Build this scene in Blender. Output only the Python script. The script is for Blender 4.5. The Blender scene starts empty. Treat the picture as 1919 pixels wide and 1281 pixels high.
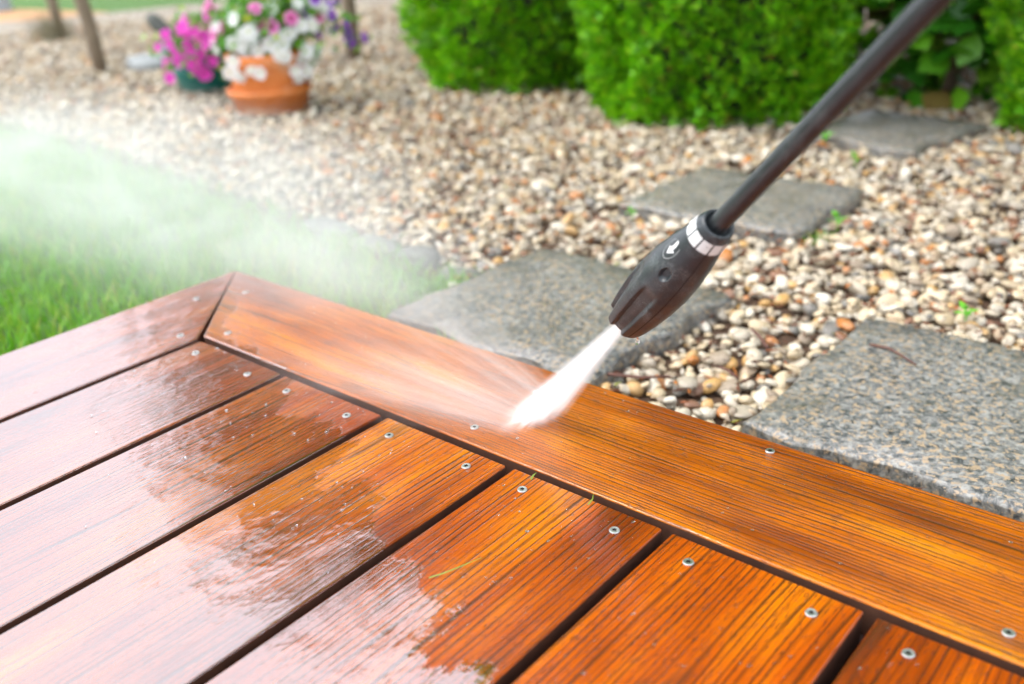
import bpy, bmesh, math, random
import numpy as np
from mathutils import Vector, Matrix

random.seed(7)
RNG = np.random.default_rng(11)
S = bpy.context.scene
COL = S.collection
PI = math.pi
R = math.radians

# ------------------------------------------------------------------ camera
CAM = np.array([0.8996, -0.5054, 0.4252])
CR = np.array([0.766099, 0.640612, -0.052047])
CU = np.array([-0.234297, 0.353762, 0.905515])
CF = np.array([-0.598496, 0.681520, -0.421110])
LENS = 33.693
cam_data = bpy.data.cameras.new('camera')
cam = bpy.data.objects.new('camera', cam_data)
COL.objects.link(cam)
S.camera = cam
cam.matrix_world = Matrix(((CR[0], CU[0], -CF[0], CAM[0]), (CR[1], CU[1], -CF[1], CAM[1]),
                           (CR[2], CU[2], -CF[2], CAM[2]), (0, 0, 0, 1)))
cam_data.sensor_width = 36.0
cam_data.lens = LENS
cam_data.clip_start = 0.01
cam_data.clip_end = 500
cam_data.dof.use_dof = True
cam_data.dof.focus_distance = 0.76
cam_data.dof.aperture_fstop = 3.8

# ------------------------------------------------------------------ sky, sun, exposure
SUN_EL, SUN_AZ = R(52), R(236)          # azimuth clockwise from +Y
w = bpy.data.worlds.new('World')
S.world = w
w.use_nodes = True
nt = w.node_tree
nt.nodes.clear()
sky = nt.nodes.new('ShaderNodeTexSky')
sky.sky_type = 'NISHITA'
sky.sun_disc = False
sky.sun_elevation = SUN_EL
sky.sun_rotation = SUN_AZ
sky.air_density = 1.0
sky.dust_density = 4.0
hs = nt.nodes.new('ShaderNodeHueSaturation')
hs.inputs['Saturation'].default_value = 0.22
bg = nt.nodes.new('ShaderNodeBackground')
bg.inputs['Strength'].default_value = 0.15
wo = nt.nodes.new('ShaderNodeOutputWorld')
nt.links.new(sky.outputs[0], hs.inputs['Color'])
# an even overcast layer over the clear-sky model, with soft cloud mottling
tc = nt.nodes.new('ShaderNodeTexCoord')
cn = nt.nodes.new('ShaderNodeTexNoise')
cn.inputs['Scale'].default_value = 2.2
cn.inputs['Detail'].default_value = 3
cr = nt.nodes.new('ShaderNodeValToRGB')
cr.color_ramp.elements[0].position = 0.3
cr.color_ramp.elements[0].color = (0.68, 0.73, 0.84, 1)
cr.color_ramp.elements[1].position = 0.7
cr.color_ramp.elements[1].color = (0.93, 0.98, 1.08, 1)
sc_ = nt.nodes.new('ShaderNodeVectorMath')
sc_.operation = 'SCALE'
sc_.inputs['Scale'].default_value = 10.0
mxw = nt.nodes.new('ShaderNodeMix')
mxw.data_type = 'RGBA'
mxw.inputs[0].default_value = 0.78
nt.links.new(tc.outputs['Generated'], cn.inputs['Vector'])
nt.links.new(cn.outputs[0], cr.inputs[0])
nt.links.new(cr.outputs[0], sc_.inputs[0])
nt.links.new(hs.outputs[0], mxw.inputs[6])
nt.links.new(sc_.outputs[0], mxw.inputs[7])
nt.links.new(mxw.outputs[2], bg.inputs['Color'])
nt.links.new(bg.outputs[0], wo.inputs['Surface'])
sd = bpy.data.lights.new('sun', 'SUN')
sd.energy = 1.5
sd.angle = R(18)
sd.color = (1.0, 0.95, 0.88)
sun = bpy.data.objects.new('sun', sd)
COL.objects.link(sun)
sdir = Vector((math.sin(SUN_AZ) * math.cos(SUN_EL), math.cos(SUN_AZ) * math.cos(SUN_EL), math.sin(SUN_EL)))
sun.rotation_euler = sdir.to_track_quat('Z', 'Y').to_euler()
sun.location = sdir * 20
S.view_settings.view_transform = 'Standard'
S.view_settings.look = 'None'
S.view_settings.gamma = 1.0
S.view_settings.exposure = 1.08
S.render.engine = 'CYCLES'
cy = S.cycles
cy.use_denoising = True
cy.max_bounces = 10
cy.diffuse_bounces = 4
cy.glossy_bounces = 3
cy.transmission_bounces = 6
cy.transparent_max_bounces = 8
cy.volume_bounces = 5
cy.use_adaptive_sampling = True
cy.adaptive_threshold = 0.04
cy.volume_step_rate = 2.0
cy.volume_max_steps = 128
cy.sample_clamp_indirect = 8


# ------------------------------------------------------------------ helpers
def project(P):
    """photo pixel (1919 wide) and depth of points, used only to choose levels of detail"""
    d = np.atleast_2d(P) - CAM
    z = d @ CF
    f = LENS / 36 * 1919
    return 959.5 + f * (d @ CR) / z, 640.5 - f * (d @ CU) / z, z


def mesh_from(name, V, F, smooth=True, attrs=None):
    """V n x 3, F either list of faces or an m x k int array"""
    me = bpy.data.meshes.new(name)
    V = np.asarray(V, dtype=np.float32)
    if isinstance(F, np.ndarray):
        m, k = F.shape
        me.vertices.add(len(V))
        me.vertices.foreach_set('co', V.ravel())
        me.loops.add(m * k)
        me.loops.foreach_set('vertex_index', F.astype(np.int32).ravel())
        me.polygons.add(m)
        me.polygons.foreach_set('loop_start', np.arange(0, m * k, k, dtype=np.int32))
        me.polygons.foreach_set('loop_total', np.full(m, k, dtype=np.int32))
        me.update(calc_edges=True)
    else:
        me.from_pydata([tuple(v) for v in V], [], F)
        me.update()
    if smooth:
        me.polygons.foreach_set('use_smooth', np.ones(len(me.polygons), dtype=bool))
    me.validate()
    return me


def link(name, me, mat=None, parent=None, loc=None, rot=None):
    o = bpy.data.objects.new(name, me)
    COL.objects.link(o)
    if mat is not None and me is not None and len(me.materials) == 0:
        me.materials.append(mat)
    if parent is not None:
        o.parent = parent
    if loc is not None:
        o.location = loc
    if rot is not None:
        o.rotation_euler = rot
    return o


def empty(name, loc=(0, 0, 0), rot=(0, 0, 0)):
    o = bpy.data.objects.new(name, None)
    COL.objects.link(o)
    o.location = loc
    o.rotation_euler = rot
    o.empty_display_size = 0.05
    return o


def tag(o, label=None, cat=None, group=None, kind=None):
    if label: o['label'] = label
    if cat: o['category'] = cat
    if group: o['group'] = group
    if kind: o['kind'] = kind
    return o


def bm_mesh(name, bm, smooth=False):
    me = bpy.data.meshes.new(name)
    bm.normal_update()
    bm.to_mesh(me)
    bm.free()
    if smooth:
        me.polygons.foreach_set('use_smooth', np.ones(len(me.polygons), dtype=bool))
    return me


def lathe(profile, n=48):
    V, F = [], []
    m = len(profile)
    for i in range(n):
        a = 2 * PI * i / n
        for r, z in profile:
            V.append((r * math.cos(a), r * math.sin(a), z))
    for i in range(n):
        j = (i + 1) % n
        for k in range(m - 1):
            F.append((i * m + k, j * m + k, j * m + k + 1, i * m + k + 1))
    return V, F


def tube(pts, radii, n=10, caps=True):
    pts = [Vector(p) for p in pts]
    V, F = [], []
    for i, p in enumerate(pts):
        d = (pts[min(i + 1, len(pts) - 1)] - pts[max(i - 1, 0)]).normalized()
        up = Vector((0, 0, 1)) if abs(d.z) < 0.9 else Vector((1, 0, 0))
        a = d.cross(up).normalized()
        b = d.cross(a)
        for k in range(n):
            t = 2 * PI * k / n
            V.append(p + (a * math.cos(t) + b * math.sin(t)) * radii[i])
    for i in range(len(pts) - 1):
        for k in range(n):
            l = (k + 1) % n
            F.append((i * n + k, i * n + l, (i + 1) * n + l, (i + 1) * n + k))
    if caps:
        F.append(tuple(reversed(range(n))))
        F.append(tuple(range((len(pts) - 1) * n, len(pts) * n)))
    return [tuple(v) for v in V], F


def rand_rot(n, rng):
    q = rng.normal(size=(n, 4))
    q /= np.linalg.norm(q, axis=1)[:, None]
    a, b, c, d = q.T
    return np.stack([np.stack([1 - 2 * (c * c + d * d), 2 * (b * c - d * a), 2 * (b * d + c * a)], -1),
                     np.stack([2 * (b * c + d * a), 1 - 2 * (b * b + d * d), 2 * (c * d - b * a)], -1),
                     np.stack([2 * (b * d - c * a), 2 * (c * d + b * a), 1 - 2 * (b * b + c * c)], -1)], 1)


def scatter(TV, TF, M, P):
    """copies of a template (TV, TF) under n matrices M (n,3,3) and positions P (n,3)"""
    n = len(P)
    V = np.einsum('nij,kj->nki', M, TV) + P[:, None, :]
    F = TF[None] + (np.arange(n) * len(TV))[:, None, None]
    return V.reshape(-1, 3), F.reshape(-1, TF.shape[1])


# ------------------------------------------------------------------ material helpers
class Mat:
    def __init__(self, name):
        self.m = bpy.data.materials.new(name)
        self.m.use_nodes = True
        self.t = self.m.node_tree
        self.b = self.t.nodes['Principled BSDF']
        self.out = self.t.nodes['Material Output']

    def n(self, typ, **kw):
        nd = self.t.nodes.new('ShaderNode' + typ)
        for k, v in kw.items():
            if hasattr(nd, k) and k not in nd.inputs:
                setattr(nd, k, v)
        return nd

    def put(self, sock, v):
        if isinstance(v, bpy.types.NodeSocket):
            self.t.links.new(v, sock)
        elif isinstance(v, bpy.types.Node):
            self.t.links.new(v.outputs[0], sock)
        else:
            if sock.type == 'RGBA' and len(v) == 3:
                v = (*v, 1)
            sock.default_value = v

    def math(self, op, a, b=None, c=None, clamp=False):
        nd = self.n('Math', operation=op)
        nd.use_clamp = clamp
        self.put(nd.inputs[0], a)
        if b is not None: self.put(nd.inputs[1], b)
        if c is not None: self.put(nd.inputs[2], c)
        return nd.outputs[0]

    def vmath(self, op, a, b=None):
        nd = self.n('VectorMath', operation=op)
        self.put(nd.inputs[0], a)
        if b is not None: self.put(nd.inputs[1], b)
        return nd.outputs['Value'] if op in ('LENGTH', 'DISTANCE', 'DOT_PRODUCT') else nd.outputs[0]

    def noise(self, vec, scale=5, detail=2, rough=0.5, dist=0.0):
        nd = self.n('TexNoise')
        if vec is not None: self.put(nd.inputs['Vector'], vec)
        self.put(nd.inputs['Scale'], scale)
        nd.inputs['Detail'].default_value = detail
        nd.inputs['Roughness'].default_value = rough
        nd.inputs['Distortion'].default_value = dist
        return nd.outputs[0]

    def ramp(self, fac, stops, interp='LINEAR'):
        nd = self.n('ValToRGB')
        cr = nd.color_ramp
        cr.interpolation = interp
        while len(cr.elements) < len(stops): cr.elements.new(0.5)
        for e, (p, c) in zip(cr.elements, stops):
            e.position = p
            e.color = (c, c, c, 1) if isinstance(c, (int, float)) else (*c, 1)
        self.put(nd.inputs[0], fac)
        return nd.outputs[0]

    def mix(self, fac, a, b, blend='MIX'):
        nd = self.n('Mix', data_type='RGBA', blend_type=blend)
        self.put(nd.inputs[0], fac)
        self.put(nd.inputs[6], a)
        self.put(nd.inputs[7], b)
        return nd.outputs[2]

    def smooth(self, v, lo, hi, a=0.0, b=1.0):
        nd = self.n('MapRange', interpolation_type='SMOOTHSTEP')
        self.put(nd.inputs[0], v)
        nd.inputs[1].default_value = lo
        nd.inputs[2].default_value = hi
        nd.inputs[3].default_value = a
        nd.inputs[4].default_value = b
        return nd.outputs[0]

    def bump(self, h, strength=1.0, dist=0.001, normal=None):
        nd = self.n('Bump')
        self.put(nd.inputs['Strength'], strength)
        nd.inputs['Distance'].default_value = dist
        self.put(nd.inputs['Height'], h)
        if normal is not None: self.put(nd.inputs['Normal'], normal)
        return nd.outputs[0]

    def obj(self): return self.n('TexCoord').outputs['Object']
    def pos(self): return self.n('NewGeometry').outputs['Position']
    def island(self): return self.n('NewGeometry').outputs['Random Per Island']
    def orand(self): return self.n('ObjectInfo').outputs['Random']
    def set(self, **kw):
        for k, v in kw.items():
            self.put(self.b.inputs[k.replace('_', ' ')], v)
        return self


def sep(M, v):
    s = M.n('SeparateXYZ')
    M.put(s.inputs[0], v)
    return s.outputs


def comb(M, x, y, z):
    s = M.n('CombineXYZ')
    for i, v in enumerate((x, y, z)): M.put(s.inputs[i], v)
    return s.outputs[0]


def wood_material(name, period, tone):
    M = Mat(name)
    rnd = M.orand()
    off = comb(M, M.math('MULTIPLY', rnd, 37.0), M.math('MULTIPLY', rnd, 91.0), M.math('MULTIPLY', rnd, 17.0))
    v = M.vmath('ADD', M.obj(), off)
    x, y, z = sep(M, v)
    st = lambda a, b: comb(M, M.math('MULTIPLY', x, a), M.math('MULTIPLY', y, b), M.math('MULTIPLY', z, b))
    w1 = M.noise(st(1.1, 7.0), 1.0, 2, 0.5)
    w2 = M.noise(st(9.0, 70.0), 1.0, 2, 0.5)
    w3 = M.noise(st(1.6, 95.0), 1.0, 1, 0.5)
    yy = M.math('ADD', y, M.math('MULTIPLY', M.math('SUBTRACT', w1, 0.5), 0.045))
    yy = M.math('ADD', yy, M.math('MULTIPLY', M.math('SUBTRACT', w2, 0.5), 0.0028))
    yy = M.math('ADD', yy, M.math('MULTIPLY', M.math('SUBTRACT', w3, 0.5), 0.011))
    s = M.math('SINE', M.math('MULTIPLY', yy, 2 * PI / period))
    s = M.math('MULTIPLY_ADD', s, 0.5, 0.5)
    line = M.math('POWER', s, 5.0)
    s2 = M.math('SINE', M.math('MULTIPLY', yy, 2 * PI / (period * 0.37)))
    fine_line = M.math('POWER', M.math('MULTIPLY_ADD', s2, 0.5, 0.5), 3.0)
    brk = M.smooth(M.noise(st(5.0, 170.0), 1.0, 3, 0.6), 0.30, 0.62)
    line = M.math('MULTIPLY', line, M.math('MULTIPLY_ADD', brk, 0.75, 0.25))
    fibre = M.noise(st(25.0, 1100.0), 1.0, 3, 0.65)
    pits = M.smooth(M.noise(st(140.0, 700.0), 1.0, 2, 0.6), 0.56, 0.68)
    patch = M.noise(st(3.0, 13.0), 1.0, 3, 0.55)
    patch2 = M.noise(st(7.0, 34.0), 1.0, 3, 0.6)
    d, m, g = tone
    base = M.ramp(M.math('MULTIPLY_ADD', M.math('SUBTRACT', patch2, 0.5), 0.5, patch), [(0.30, d), (0.50, m), (0.70, g)])
    base = M.mix(M.math('MULTIPLY', M.smooth(fibre, 0.42, 0.75), 0.38), base, tuple(c * 0.45 for c in m), 'MIX')
    base = M.mix(M.math('MULTIPLY', fine_line, 0.34), base, (0.07, 0.018, 0.003))
    base = M.mix(M.math('MULTIPLY', line, 0.88), base, (0.030, 0.012, 0.005))
    stain = M.smooth(M.noise(st(6.0, 30.0), 1.0, 4, 0.62), 0.57, 0.72)
    base = M.mix(M.math('MULTIPLY', stain, 0.62), base, (0.040, 0.022, 0.014))
    base = M.mix(M.math('MULTIPLY', pits, 0.55), base, (0.035, 0.014, 0.006))
    tint = M.n('ObjectInfo').outputs['Color']
    base = M.mix(1.0, base, tint, 'MULTIPLY')
    # water film: smooth where it stands, broken by the grain where it has run off
    P = M.pos()
    px, py, pz = sep(M, P)
    film = M.noise(comb(M, M.math('MULTIPLY', px, 11.0), M.math('MULTIPLY', py, 6.0), 0.0), 1.0, 6, 0.68)
    lean = M.math('MULTIPLY', M.math('ADD', M.math('MULTIPLY_ADD', px, 0.42, -0.05), py), -4.0)
    lean = M.math('MINIMUM', M.math('MAXIMUM', lean, -0.5), 0.16)
    fraw = M.math('ADD', M.math('SUBTRACT', film, 0.5), lean)
    film = M.smooth(fraw, -0.03, 0.03)
    band = M.smooth(M.math('ABSOLUTE', M.math('ADD', fraw, 0.06)), 0.0, 0.16, 1.0, 0.0)
    base = M.mix(M.math('MULTIPLY', film, 0.40), base, M.mix(1.0, base, (0.62, 0.50, 0.40), 'MULTIPLY'))
    relief = M.math('SUBTRACT', M.math('MULTIPLY', fibre, 0.30), M.math('MULTIPLY', line, 1.0))
    relief = M.math('SUBTRACT', relief, M.math('MULTIPLY', pits, 0.5))
    nb = M.bump(relief, 0.9, 0.0008)
    drop = M.noise(P, 420.0, 2, 0.6)
    ripple = M.noise(comb(M, M.math('MULTIPLY', px, 60.0), M.math('MULTIPLY', py, 40.0), 0.0), 1.0, 2, 0.5)
    hw = M.math('ADD', M.math('MULTIPLY', relief, M.math('MULTIPLY_ADD', film, -0.86, 1.0)),
                M.math('MULTIPLY', M.math('MULTIPLY', drop, M.math('MULTIPLY_ADD', film, -0.9, 1.0)), M.math('MULTIPLY_ADD', band, 1.3, 0.32)))
    swell = M.smooth(M.noise(P, 7.0, 2, 0.5), 0.45, 0.62, 0.35, 2.4)
    hw = M.math('ADD', hw, M.math('MULTIPLY', M.math('MULTIPLY', ripple, swell), film))
    nc = M.bump(hw, 0.55, 0.0006)
    M.set(Base_Color=base, Roughness=0.42, Normal=nb, Coat_Weight=1.0, Coat_IOR=M.math('MULTIPLY_ADD', film, 1.55, 1.42), Coat_Normal=nc)
    M.set(Coat_Roughness=M.math('MULTIPLY_ADD', film, -0.085, 0.10))
    M.b.inputs['Specular IOR Level'].default_value = 0.08
    return M.m


WOOD = wood_material('deck_wood', 0.0058, ((0.15, 0.022, 0.0006), (0.36, 0.070, 0.0008), (0.54, 0.165, 0.0012)))
WOOD_B = wood_material('border_wood', 0.0046, ((0.19, 0.034, 0.0008), (0.41, 0.096, 0.0010), (0.60, 0.205, 0.0015)))


def simple(name, col, rough=0.6, var=0.25, scale=30, bump=0.0, spec=0.5, metal=0.0):
    M = Mat(name)
    nz = M.noise(M.obj(), scale, 4, 0.6)
    c = M.mix(nz, tuple(v * (1 - var) for v in col), tuple(min(1, v * (1 + var)) for v in col))
    M.set(Base_Color=c, Roughness=rough, Metallic=metal)
    M.b.inputs['Specular IOR Level'].default_value = spec
    if bump: M.set(Normal=M.bump(nz, 0.6, bump))
    return M.m


SIDEW = simple('gap_shade_side', (0.060, 0.020, 0.008), 0.75, 0.5, 70, 0.001)  # board sides coloured dark so the gaps between boards look shaded
JOIST = simple('dark_joist', (0.03, 0.013, 0.008), 0.8, 0.4, 40, 0.001)
STEEL = None


def steel_material():
    M = Mat('screw_steel')
    nz = M.noise(M.obj(), 900, 3, 0.6)
    M.set(Base_Color=M.mix(nz, (0.35, 0.35, 0.33), (0.75, 0.76, 0.74)), Metallic=1.0, Roughness=M.math('MULTIPLY_ADD', nz, 0.3, 0.22))
    return M.m


STEEL = steel_material()
RECESS = simple('screw_recess', (0.015, 0.012, 0.01), 0.7)

# ------------------------------------------------------------------ ground, gravel bed, lawn
def ground_material():
    M = Mat('far_ground')
    P = M.pos()
    a = M.noise(P, 0.8, 4, 0.6)
    b = M.noise(P, 60, 4, 0.7)
    c = M.mix(a, (0.05, 0.16, 0.015), (0.11, 0.23, 0.03))
    c = M.mix(M.math('MULTIPLY', b, 0.6), c, (0.04, 0.09, 0.012))
    M.set(Base_Color=c, Roughness=0.9, Normal=M.bump(b, 0.7, 0.02))
    return M.m


def soil_material():
    M = Mat('gravel_soil')
    P = M.pos()
    vo = M.n('TexVoronoi')
    M.put(vo.inputs['Vector'], P)
    vo.inputs['Scale'].default_value = 55
    stone = M.ramp(sep(M, vo.outputs['Color'])[0], [(0.0, (0.15, 0.10, 0.065)), (0.4, (0.28, 0.24, 0.18)), (0.8, (0.38, 0.36, 0.31)), (1.0, (0.22, 0.12, 0.06))])
    nz = M.noise(P, 40, 5, 0.7)
    soil = M.mix(nz, (0.03, 0.015, 0.008), (0.11, 0.06, 0.03))
    far = M.smooth(M.vmath('DISTANCE', P, (0.9, -0.5, 0.0)), 4.0, 5.2)
    M.set(Base_Color=M.mix(far, soil, stone), Roughness=0.85, Normal=M.bump(nz, 0.8, 0.006))
    return M.m


def sheet(name, pts, z, mat):
    bm = bmesh.new()
    bm.faces.new([bm.verts.new((x, y, z)) for x, y in pts])
    bmesh.ops.triangulate(bm, faces=bm.faces[:])
    return tag(link(name, bm_mesh(name, bm), mat), kind='structure')


gV = [(120 * math.cos(2 * PI * k / 64), 120 * math.sin(2 * PI * k / 64)) for k in range(64)]
ground = sheet('ground', gV, -0.125, ground_material())
LAWN_EDGE = [(-6.0, 0.80), (-3.4, 0.74), (-2.02, 0.652), (-1.53, 0.638), (-1.056, 0.576), (-0.709, 0.54), (-0.372, 0.511),
             (-0.168, 0.479), (-0.031, 0.462)]
gravel_bed = sheet('gravel_bed', [(-6.0, 0.80 - 0.02)] + [(x, y - 0.02) for x, y in LAWN_EDGE[1:]] +
                   [(-0.02, 0.14), (2.6, 0.14), (2.6, 2.3), (0.9, 5.2), (-3.8, 5.2), (-4.9, 3.3), (-5.2, 2.3), (-6.0, 1.75)], -0.101, soil_material())


def lawn_soil():
    M = Mat('lawn_soil')
    P = M.pos()
    nz = M.noise(P, 50, 5, 0.7)
    M.set(Base_Color=M.mix(nz, (0.02, 0.05, 0.008), (0.09, 0.20, 0.02)), Roughness=0.9, Normal=M.bump(nz, 0.8, 0.01))
    return M.m


lawn = sheet('lawn', [(-6.0, 0.80)] + LAWN_EDGE[1:] + [(-0.02, 0.20), (-0.02, 0.10), (-0.10, 0.10), (-0.10, -3.2), (-6.0, -3.2)], -0.104, lawn_soil())
path = sheet('path', [(-7.5, 2.0), (-5.4, 2.05), (-4.9, 2.36), (-5.2, 2.75), (-7.5, 2.62)], -0.110,
             simple('clay_path', (0.46, 0.25, 0.11), 0.9, 0.35, 14, 0.004))

# ------------------------------------------------------------------ wooden deck
PITCH, GAP, WB, TH = 0.150, 0.0085, 0.1527, 0.027
deck = tag(empty('wooden_deck', (0, 0, -0.03)), 'wet orange wooden deck with mitred border boards and dark gaps', 'deck')
DZ = 0.03


def board_mesh(name, poly, th, bev=0.0017):
    """poly: outline (x, y), top at z = 0"""
    bm = bmesh.new()
    top = [bm.verts.new((x, y, 0)) for x, y in poly]
    f = bm.faces.new(top)
    r = bmesh.ops.extrude_face_region(bm, geom=[f])
    for v in r['geom']:
        if isinstance(v, bmesh.types.BMVert): v.co.z -= th
    bmesh.ops.recalc_face_normals(bm, faces=bm.faces[:])
    edges = [e for e in bm.edges if all(abs(v.co.z) < 1e-6 for v in e.verts)]
    edges += [e for e in bm.edges if abs(e.verts[0].co.z - e.verts[1].co.z) > th * 0.5]
    bmesh.ops.bevel(bm, geom=edges, offset=bev, segments=3, affect='EDGES', profile=0.5)
    me = bm_mesh(name, bm)
    for p in me.polygons:
        p.use_smooth = abs(p.normal.z) < 0.995 and p.area < 0.01
        if p.normal.z < 0.05: p.material_index = 1
    return me


def screw_mesh():
    bm = bmesh.new()
    n = 24
    def ring(r, z): return [bm.verts.new((r * math.cos(2 * PI * k / n), r * math.sin(2 * PI * k / n), z)) for k in range(n)]
    star = []
    for k in range(n):
        a = 2 * PI * k / n
        rr = 0.00165 + 0.00042 * math.cos(6 * a)
        star.append((rr * math.cos(a), rr * math.sin(a)))
    rings = [ring(0.0039, -0.002), ring(0.0039, 0.0004), ring(0.0035, 0.0009)]
    s1 = [bm.verts.new((x, y, 0.0008)) for x, y in star]
    s2 = [bm.verts.new((x * 0.9, y * 0.9, 0.0000)) for x, y in star]
    rings += [s1, s2]
    for a, b in zip(rings[:-1], rings[1:]):
        for k in range(n):
            f = bm.faces.new((a[k], a[(k + 1) % n], b[(k + 1) % n], b[k]))
            if b is s2: f.material_index = 1
    f = bm.faces.new(s2)
    f.material_index = 1
    me = bm_mesh('screw', bm)
    me.materials.append(STEEL)
    me.materials.append(RECESS)
    return me


SCREW = screw_mesh()
# border boards: local x runs along the board
LONG = 2.4
right_border = link('border_board', board_mesh('border_board', [(-WB + 0.0006, WB), (LONG, WB), (LONG, GAP * 0.5), (0.0006 - GAP * 0.5, GAP * 0.5)], TH),
                    WOOD_B, deck, (0, 0, DZ))
left_border = link('border_board', board_mesh('border_board', [(-WB, WB), (GAP * 0.5, GAP * 0.5), (LONG, GAP * 0.5), (LONG, WB)], TH), WOOD, deck, (0, 0, DZ))
# rotate local x onto world -y and local y onto world -x
left_border.rotation_euler = (0, 0, -PI / 2)
left_border.scale = (1, 1, 1)
left_border.data.transform(Matrix(((1, 0, 0, 0), (0, -1, 0, 0), (0, 0, 1, 0), (0, 0, 0, 1))))
left_border.data.flip_normals()
boards = []
for k in range(12):
    L = 2.4
    me = board_mesh('deck_board', [(0, -(PITCH - GAP) / 2), (L, -(PITCH - GAP) / 2), (L, (PITCH - GAP) / 2), (0, (PITCH - GAP) / 2)], TH)
    o = link('deck_board', me, WOOD, deck, (PITCH * (k + 0.5), -GAP * 0.5 - random.uniform(0, 0.0012), DZ + random.uniform(-0.0006, 0.0006)))
    o.rotation_euler = (0, 0, -PI / 2)
    boards.append(o)


def add_screw(board, wx, wy):
    o = link('screw', SCREW, None, board)
    M = board.matrix_basis
    p = M.inverted() @ Vector((wx, wy, DZ))
    o.location = (p.x, p.y, 0.0003)
    o.rotation_euler = (random.uniform(-0.05, 0.05), random.uniform(-0.05, 0.05), random.uniform(0, 6))


SCREW_DX = {0: (0.029, 0.119), 1: (0.183, 0.270), 2: (0.330, 0.420), 3: (0.480, 0.569), 4: (0.631, 0.720), 5: (0.781, 0.869)}
for k, b in enumerate(boards):
    xs = SCREW_DX.get(k, (PITCH * k + 0.031, PITCH * k + 0.119))
    for x in xs:
        add_screw(b, x, -0.026 + random.uniform(-0.002, 0.002))
        add_screw(b, x + random.uniform(-0.004, 0.004), -0.53)
for x, y in ((-0.073, 0.111), (0.014, 0.024), (0.388, 0.109), (0.383, 0.026), (0.611, 0.137), (0.823, 0.027), (1.21, 0.12), (1.24, 0.03)):
    add_screw(right_border, x, y)
for x, y in ((-0.108, 0.064), (-0.026, -0.011), (-0.118, -0.45), (-0.03, -0.46)):
    add_screw(left_border, x, y)
for b in boards + [right_border, left_border]: b.data.materials.append(SIDEW)
for b, c in zip(boards, ((0.82, 0.66, 0.5), (0.78, 0.62, 0.5), (1.15, 1.15, 1.0), (1.02, 0.90, 0.7), (1.12, 0.98, 0.7), (1.05, 0.90, 0.7), (0.7, 0.6, 0.6), (0.95, 0.9, 0.9),
                         (0.8, 0.7, 0.7), (0.65, 0.55, 0.5), (0.95, 0.85, 0.8), (0.8, 0.75, 0.7))):
    b.color = (*c, 1)
left_border.color = (0.95, 0.82, 0.6, 1)
right_border.color = (1.18, 1.22, 1.0, 1)
# joists and rim under the boards
def beam(x0, x1, y0, y1, z0, z1):
    bm = bmesh.new()
    bmesh.ops.create_cube(bm, size=1)
    for v in bm.verts:
        v.co = Vector(((x0 + x1) / 2 + v.co.x * (x1 - x0), (y0 + y1) / 2 + v.co.y * (y1 - y0), (z0 + z1) / 2 + v.co.z * (z1 - z0)))
    return bm_mesh('joist', bm)


for (x0, x1, y0, y1) in ((-0.10, 2.3, 0.050, 0.120), (-0.12, 2.3, -0.06, 0.028), (-0.12, 2.3, -0.57, -0.50), (-0.12, 2.3, -1.1, -1.03), (-0.12, 2.3, -1.7, -1.63)):
    link('joist', beam(x0, x1, y0, y1, -0.115, -TH - 0.0005), JOIST, deck, (0, 0, DZ))

# ------------------------------------------------------------------ granite stepping stones
def granite():
    M = Mat('granite')
    v = M.vmath('ADD', M.obj(), comb(M, M.math('MULTIPLY', M.orand(), 9.0), 0.0, 0.0))
    a = M.noise(v, 135, 4, 0.65, 0.6)
    b = M.noise(M.vmath('ADD', v, (3, 1, 7)), 170, 3, 0.6, 0.4)
    c = M.noise(v, 7, 3, 0.6)
    col = M.ramp(a, [(0.34, (0.030, 0.033, 0.034)), (0.45, (0.100, 0.104, 0.100)), (0.54, (0.175, 0.172, 0.160)), (0.64, (0.29, 0.285, 0.26))])
    col = M.mix(M.smooth(b, 0.53, 0.62), col, (0.34, 0.25, 0.155))
    col = M.mix(M.math('MULTIPLY', M.smooth(c, 0.45, 0.7), 0.45), col, (0.06, 0.060, 0.042), 'MIX')
    moss = M.smooth(M.noise(v, 14, 5, 0.7), 0.56, 0.70, 0.0, 0.5)
    col = M.mix(moss, col, (0.085, 0.075, 0.045))
    M.set(Base_Color=col, Roughness=M.math('MULTIPLY_ADD', c, 0.35, 0.25), Normal=M.bump(M.math('ADD', a, M.math('MULTIPLY', c, 2.0)), 0.5, 0.0015))
    return M.m


GRANITE = granite()


def slab_mesh(name, sx, sy, sz, seed, rough=0.003):
    bm = bmesh.new()
    n = 10
    bmesh.ops.create_cube(bm, size=1)
    bmesh.ops.subdivide_edges(bm, edges=bm.edges[:], cuts=n, use_grid_fill=True)
    rg = random.Random(seed)
    ph = [rg.uniform(0, 6) for _ in range(8)]
    for v in bm.verts:
        x, y, z = v.co
        # round the arrises, then unevenness
        m = max(abs(x), abs(y)) * 2
        zz = z * sz
        if 0.40 < abs(x) < 0.49: x = math.copysign(0.5 - 0.0045 / sx, x)
        if 0.40 < abs(y) < 0.49: y = math.copysign(0.5 - 0.0045 / sy, y)
        if abs(z) > 0.49 and m > 0.99: zz = math.copysign(sz / 2 - 0.0035, z)
        X, Y = x * sx, y * sy
        if m > 0.99:
            X += rough * math.sin(Y * 41 + ph[0]) + rough * 0.7 * math.sin(Y * 97 + ph[1])
            Y += rough * math.sin(X * 37 + ph[2]) + rough * 0.7 * math.sin(X * 89 + ph[3])
        if z > 0.49: zz += 0.0012 * math.sin(X * 30 + ph[4]) * math.sin(Y * 26 + ph[5])
        v.co = (X, Y, zz)
    return bm_mesh(name, bm, True)


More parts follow.
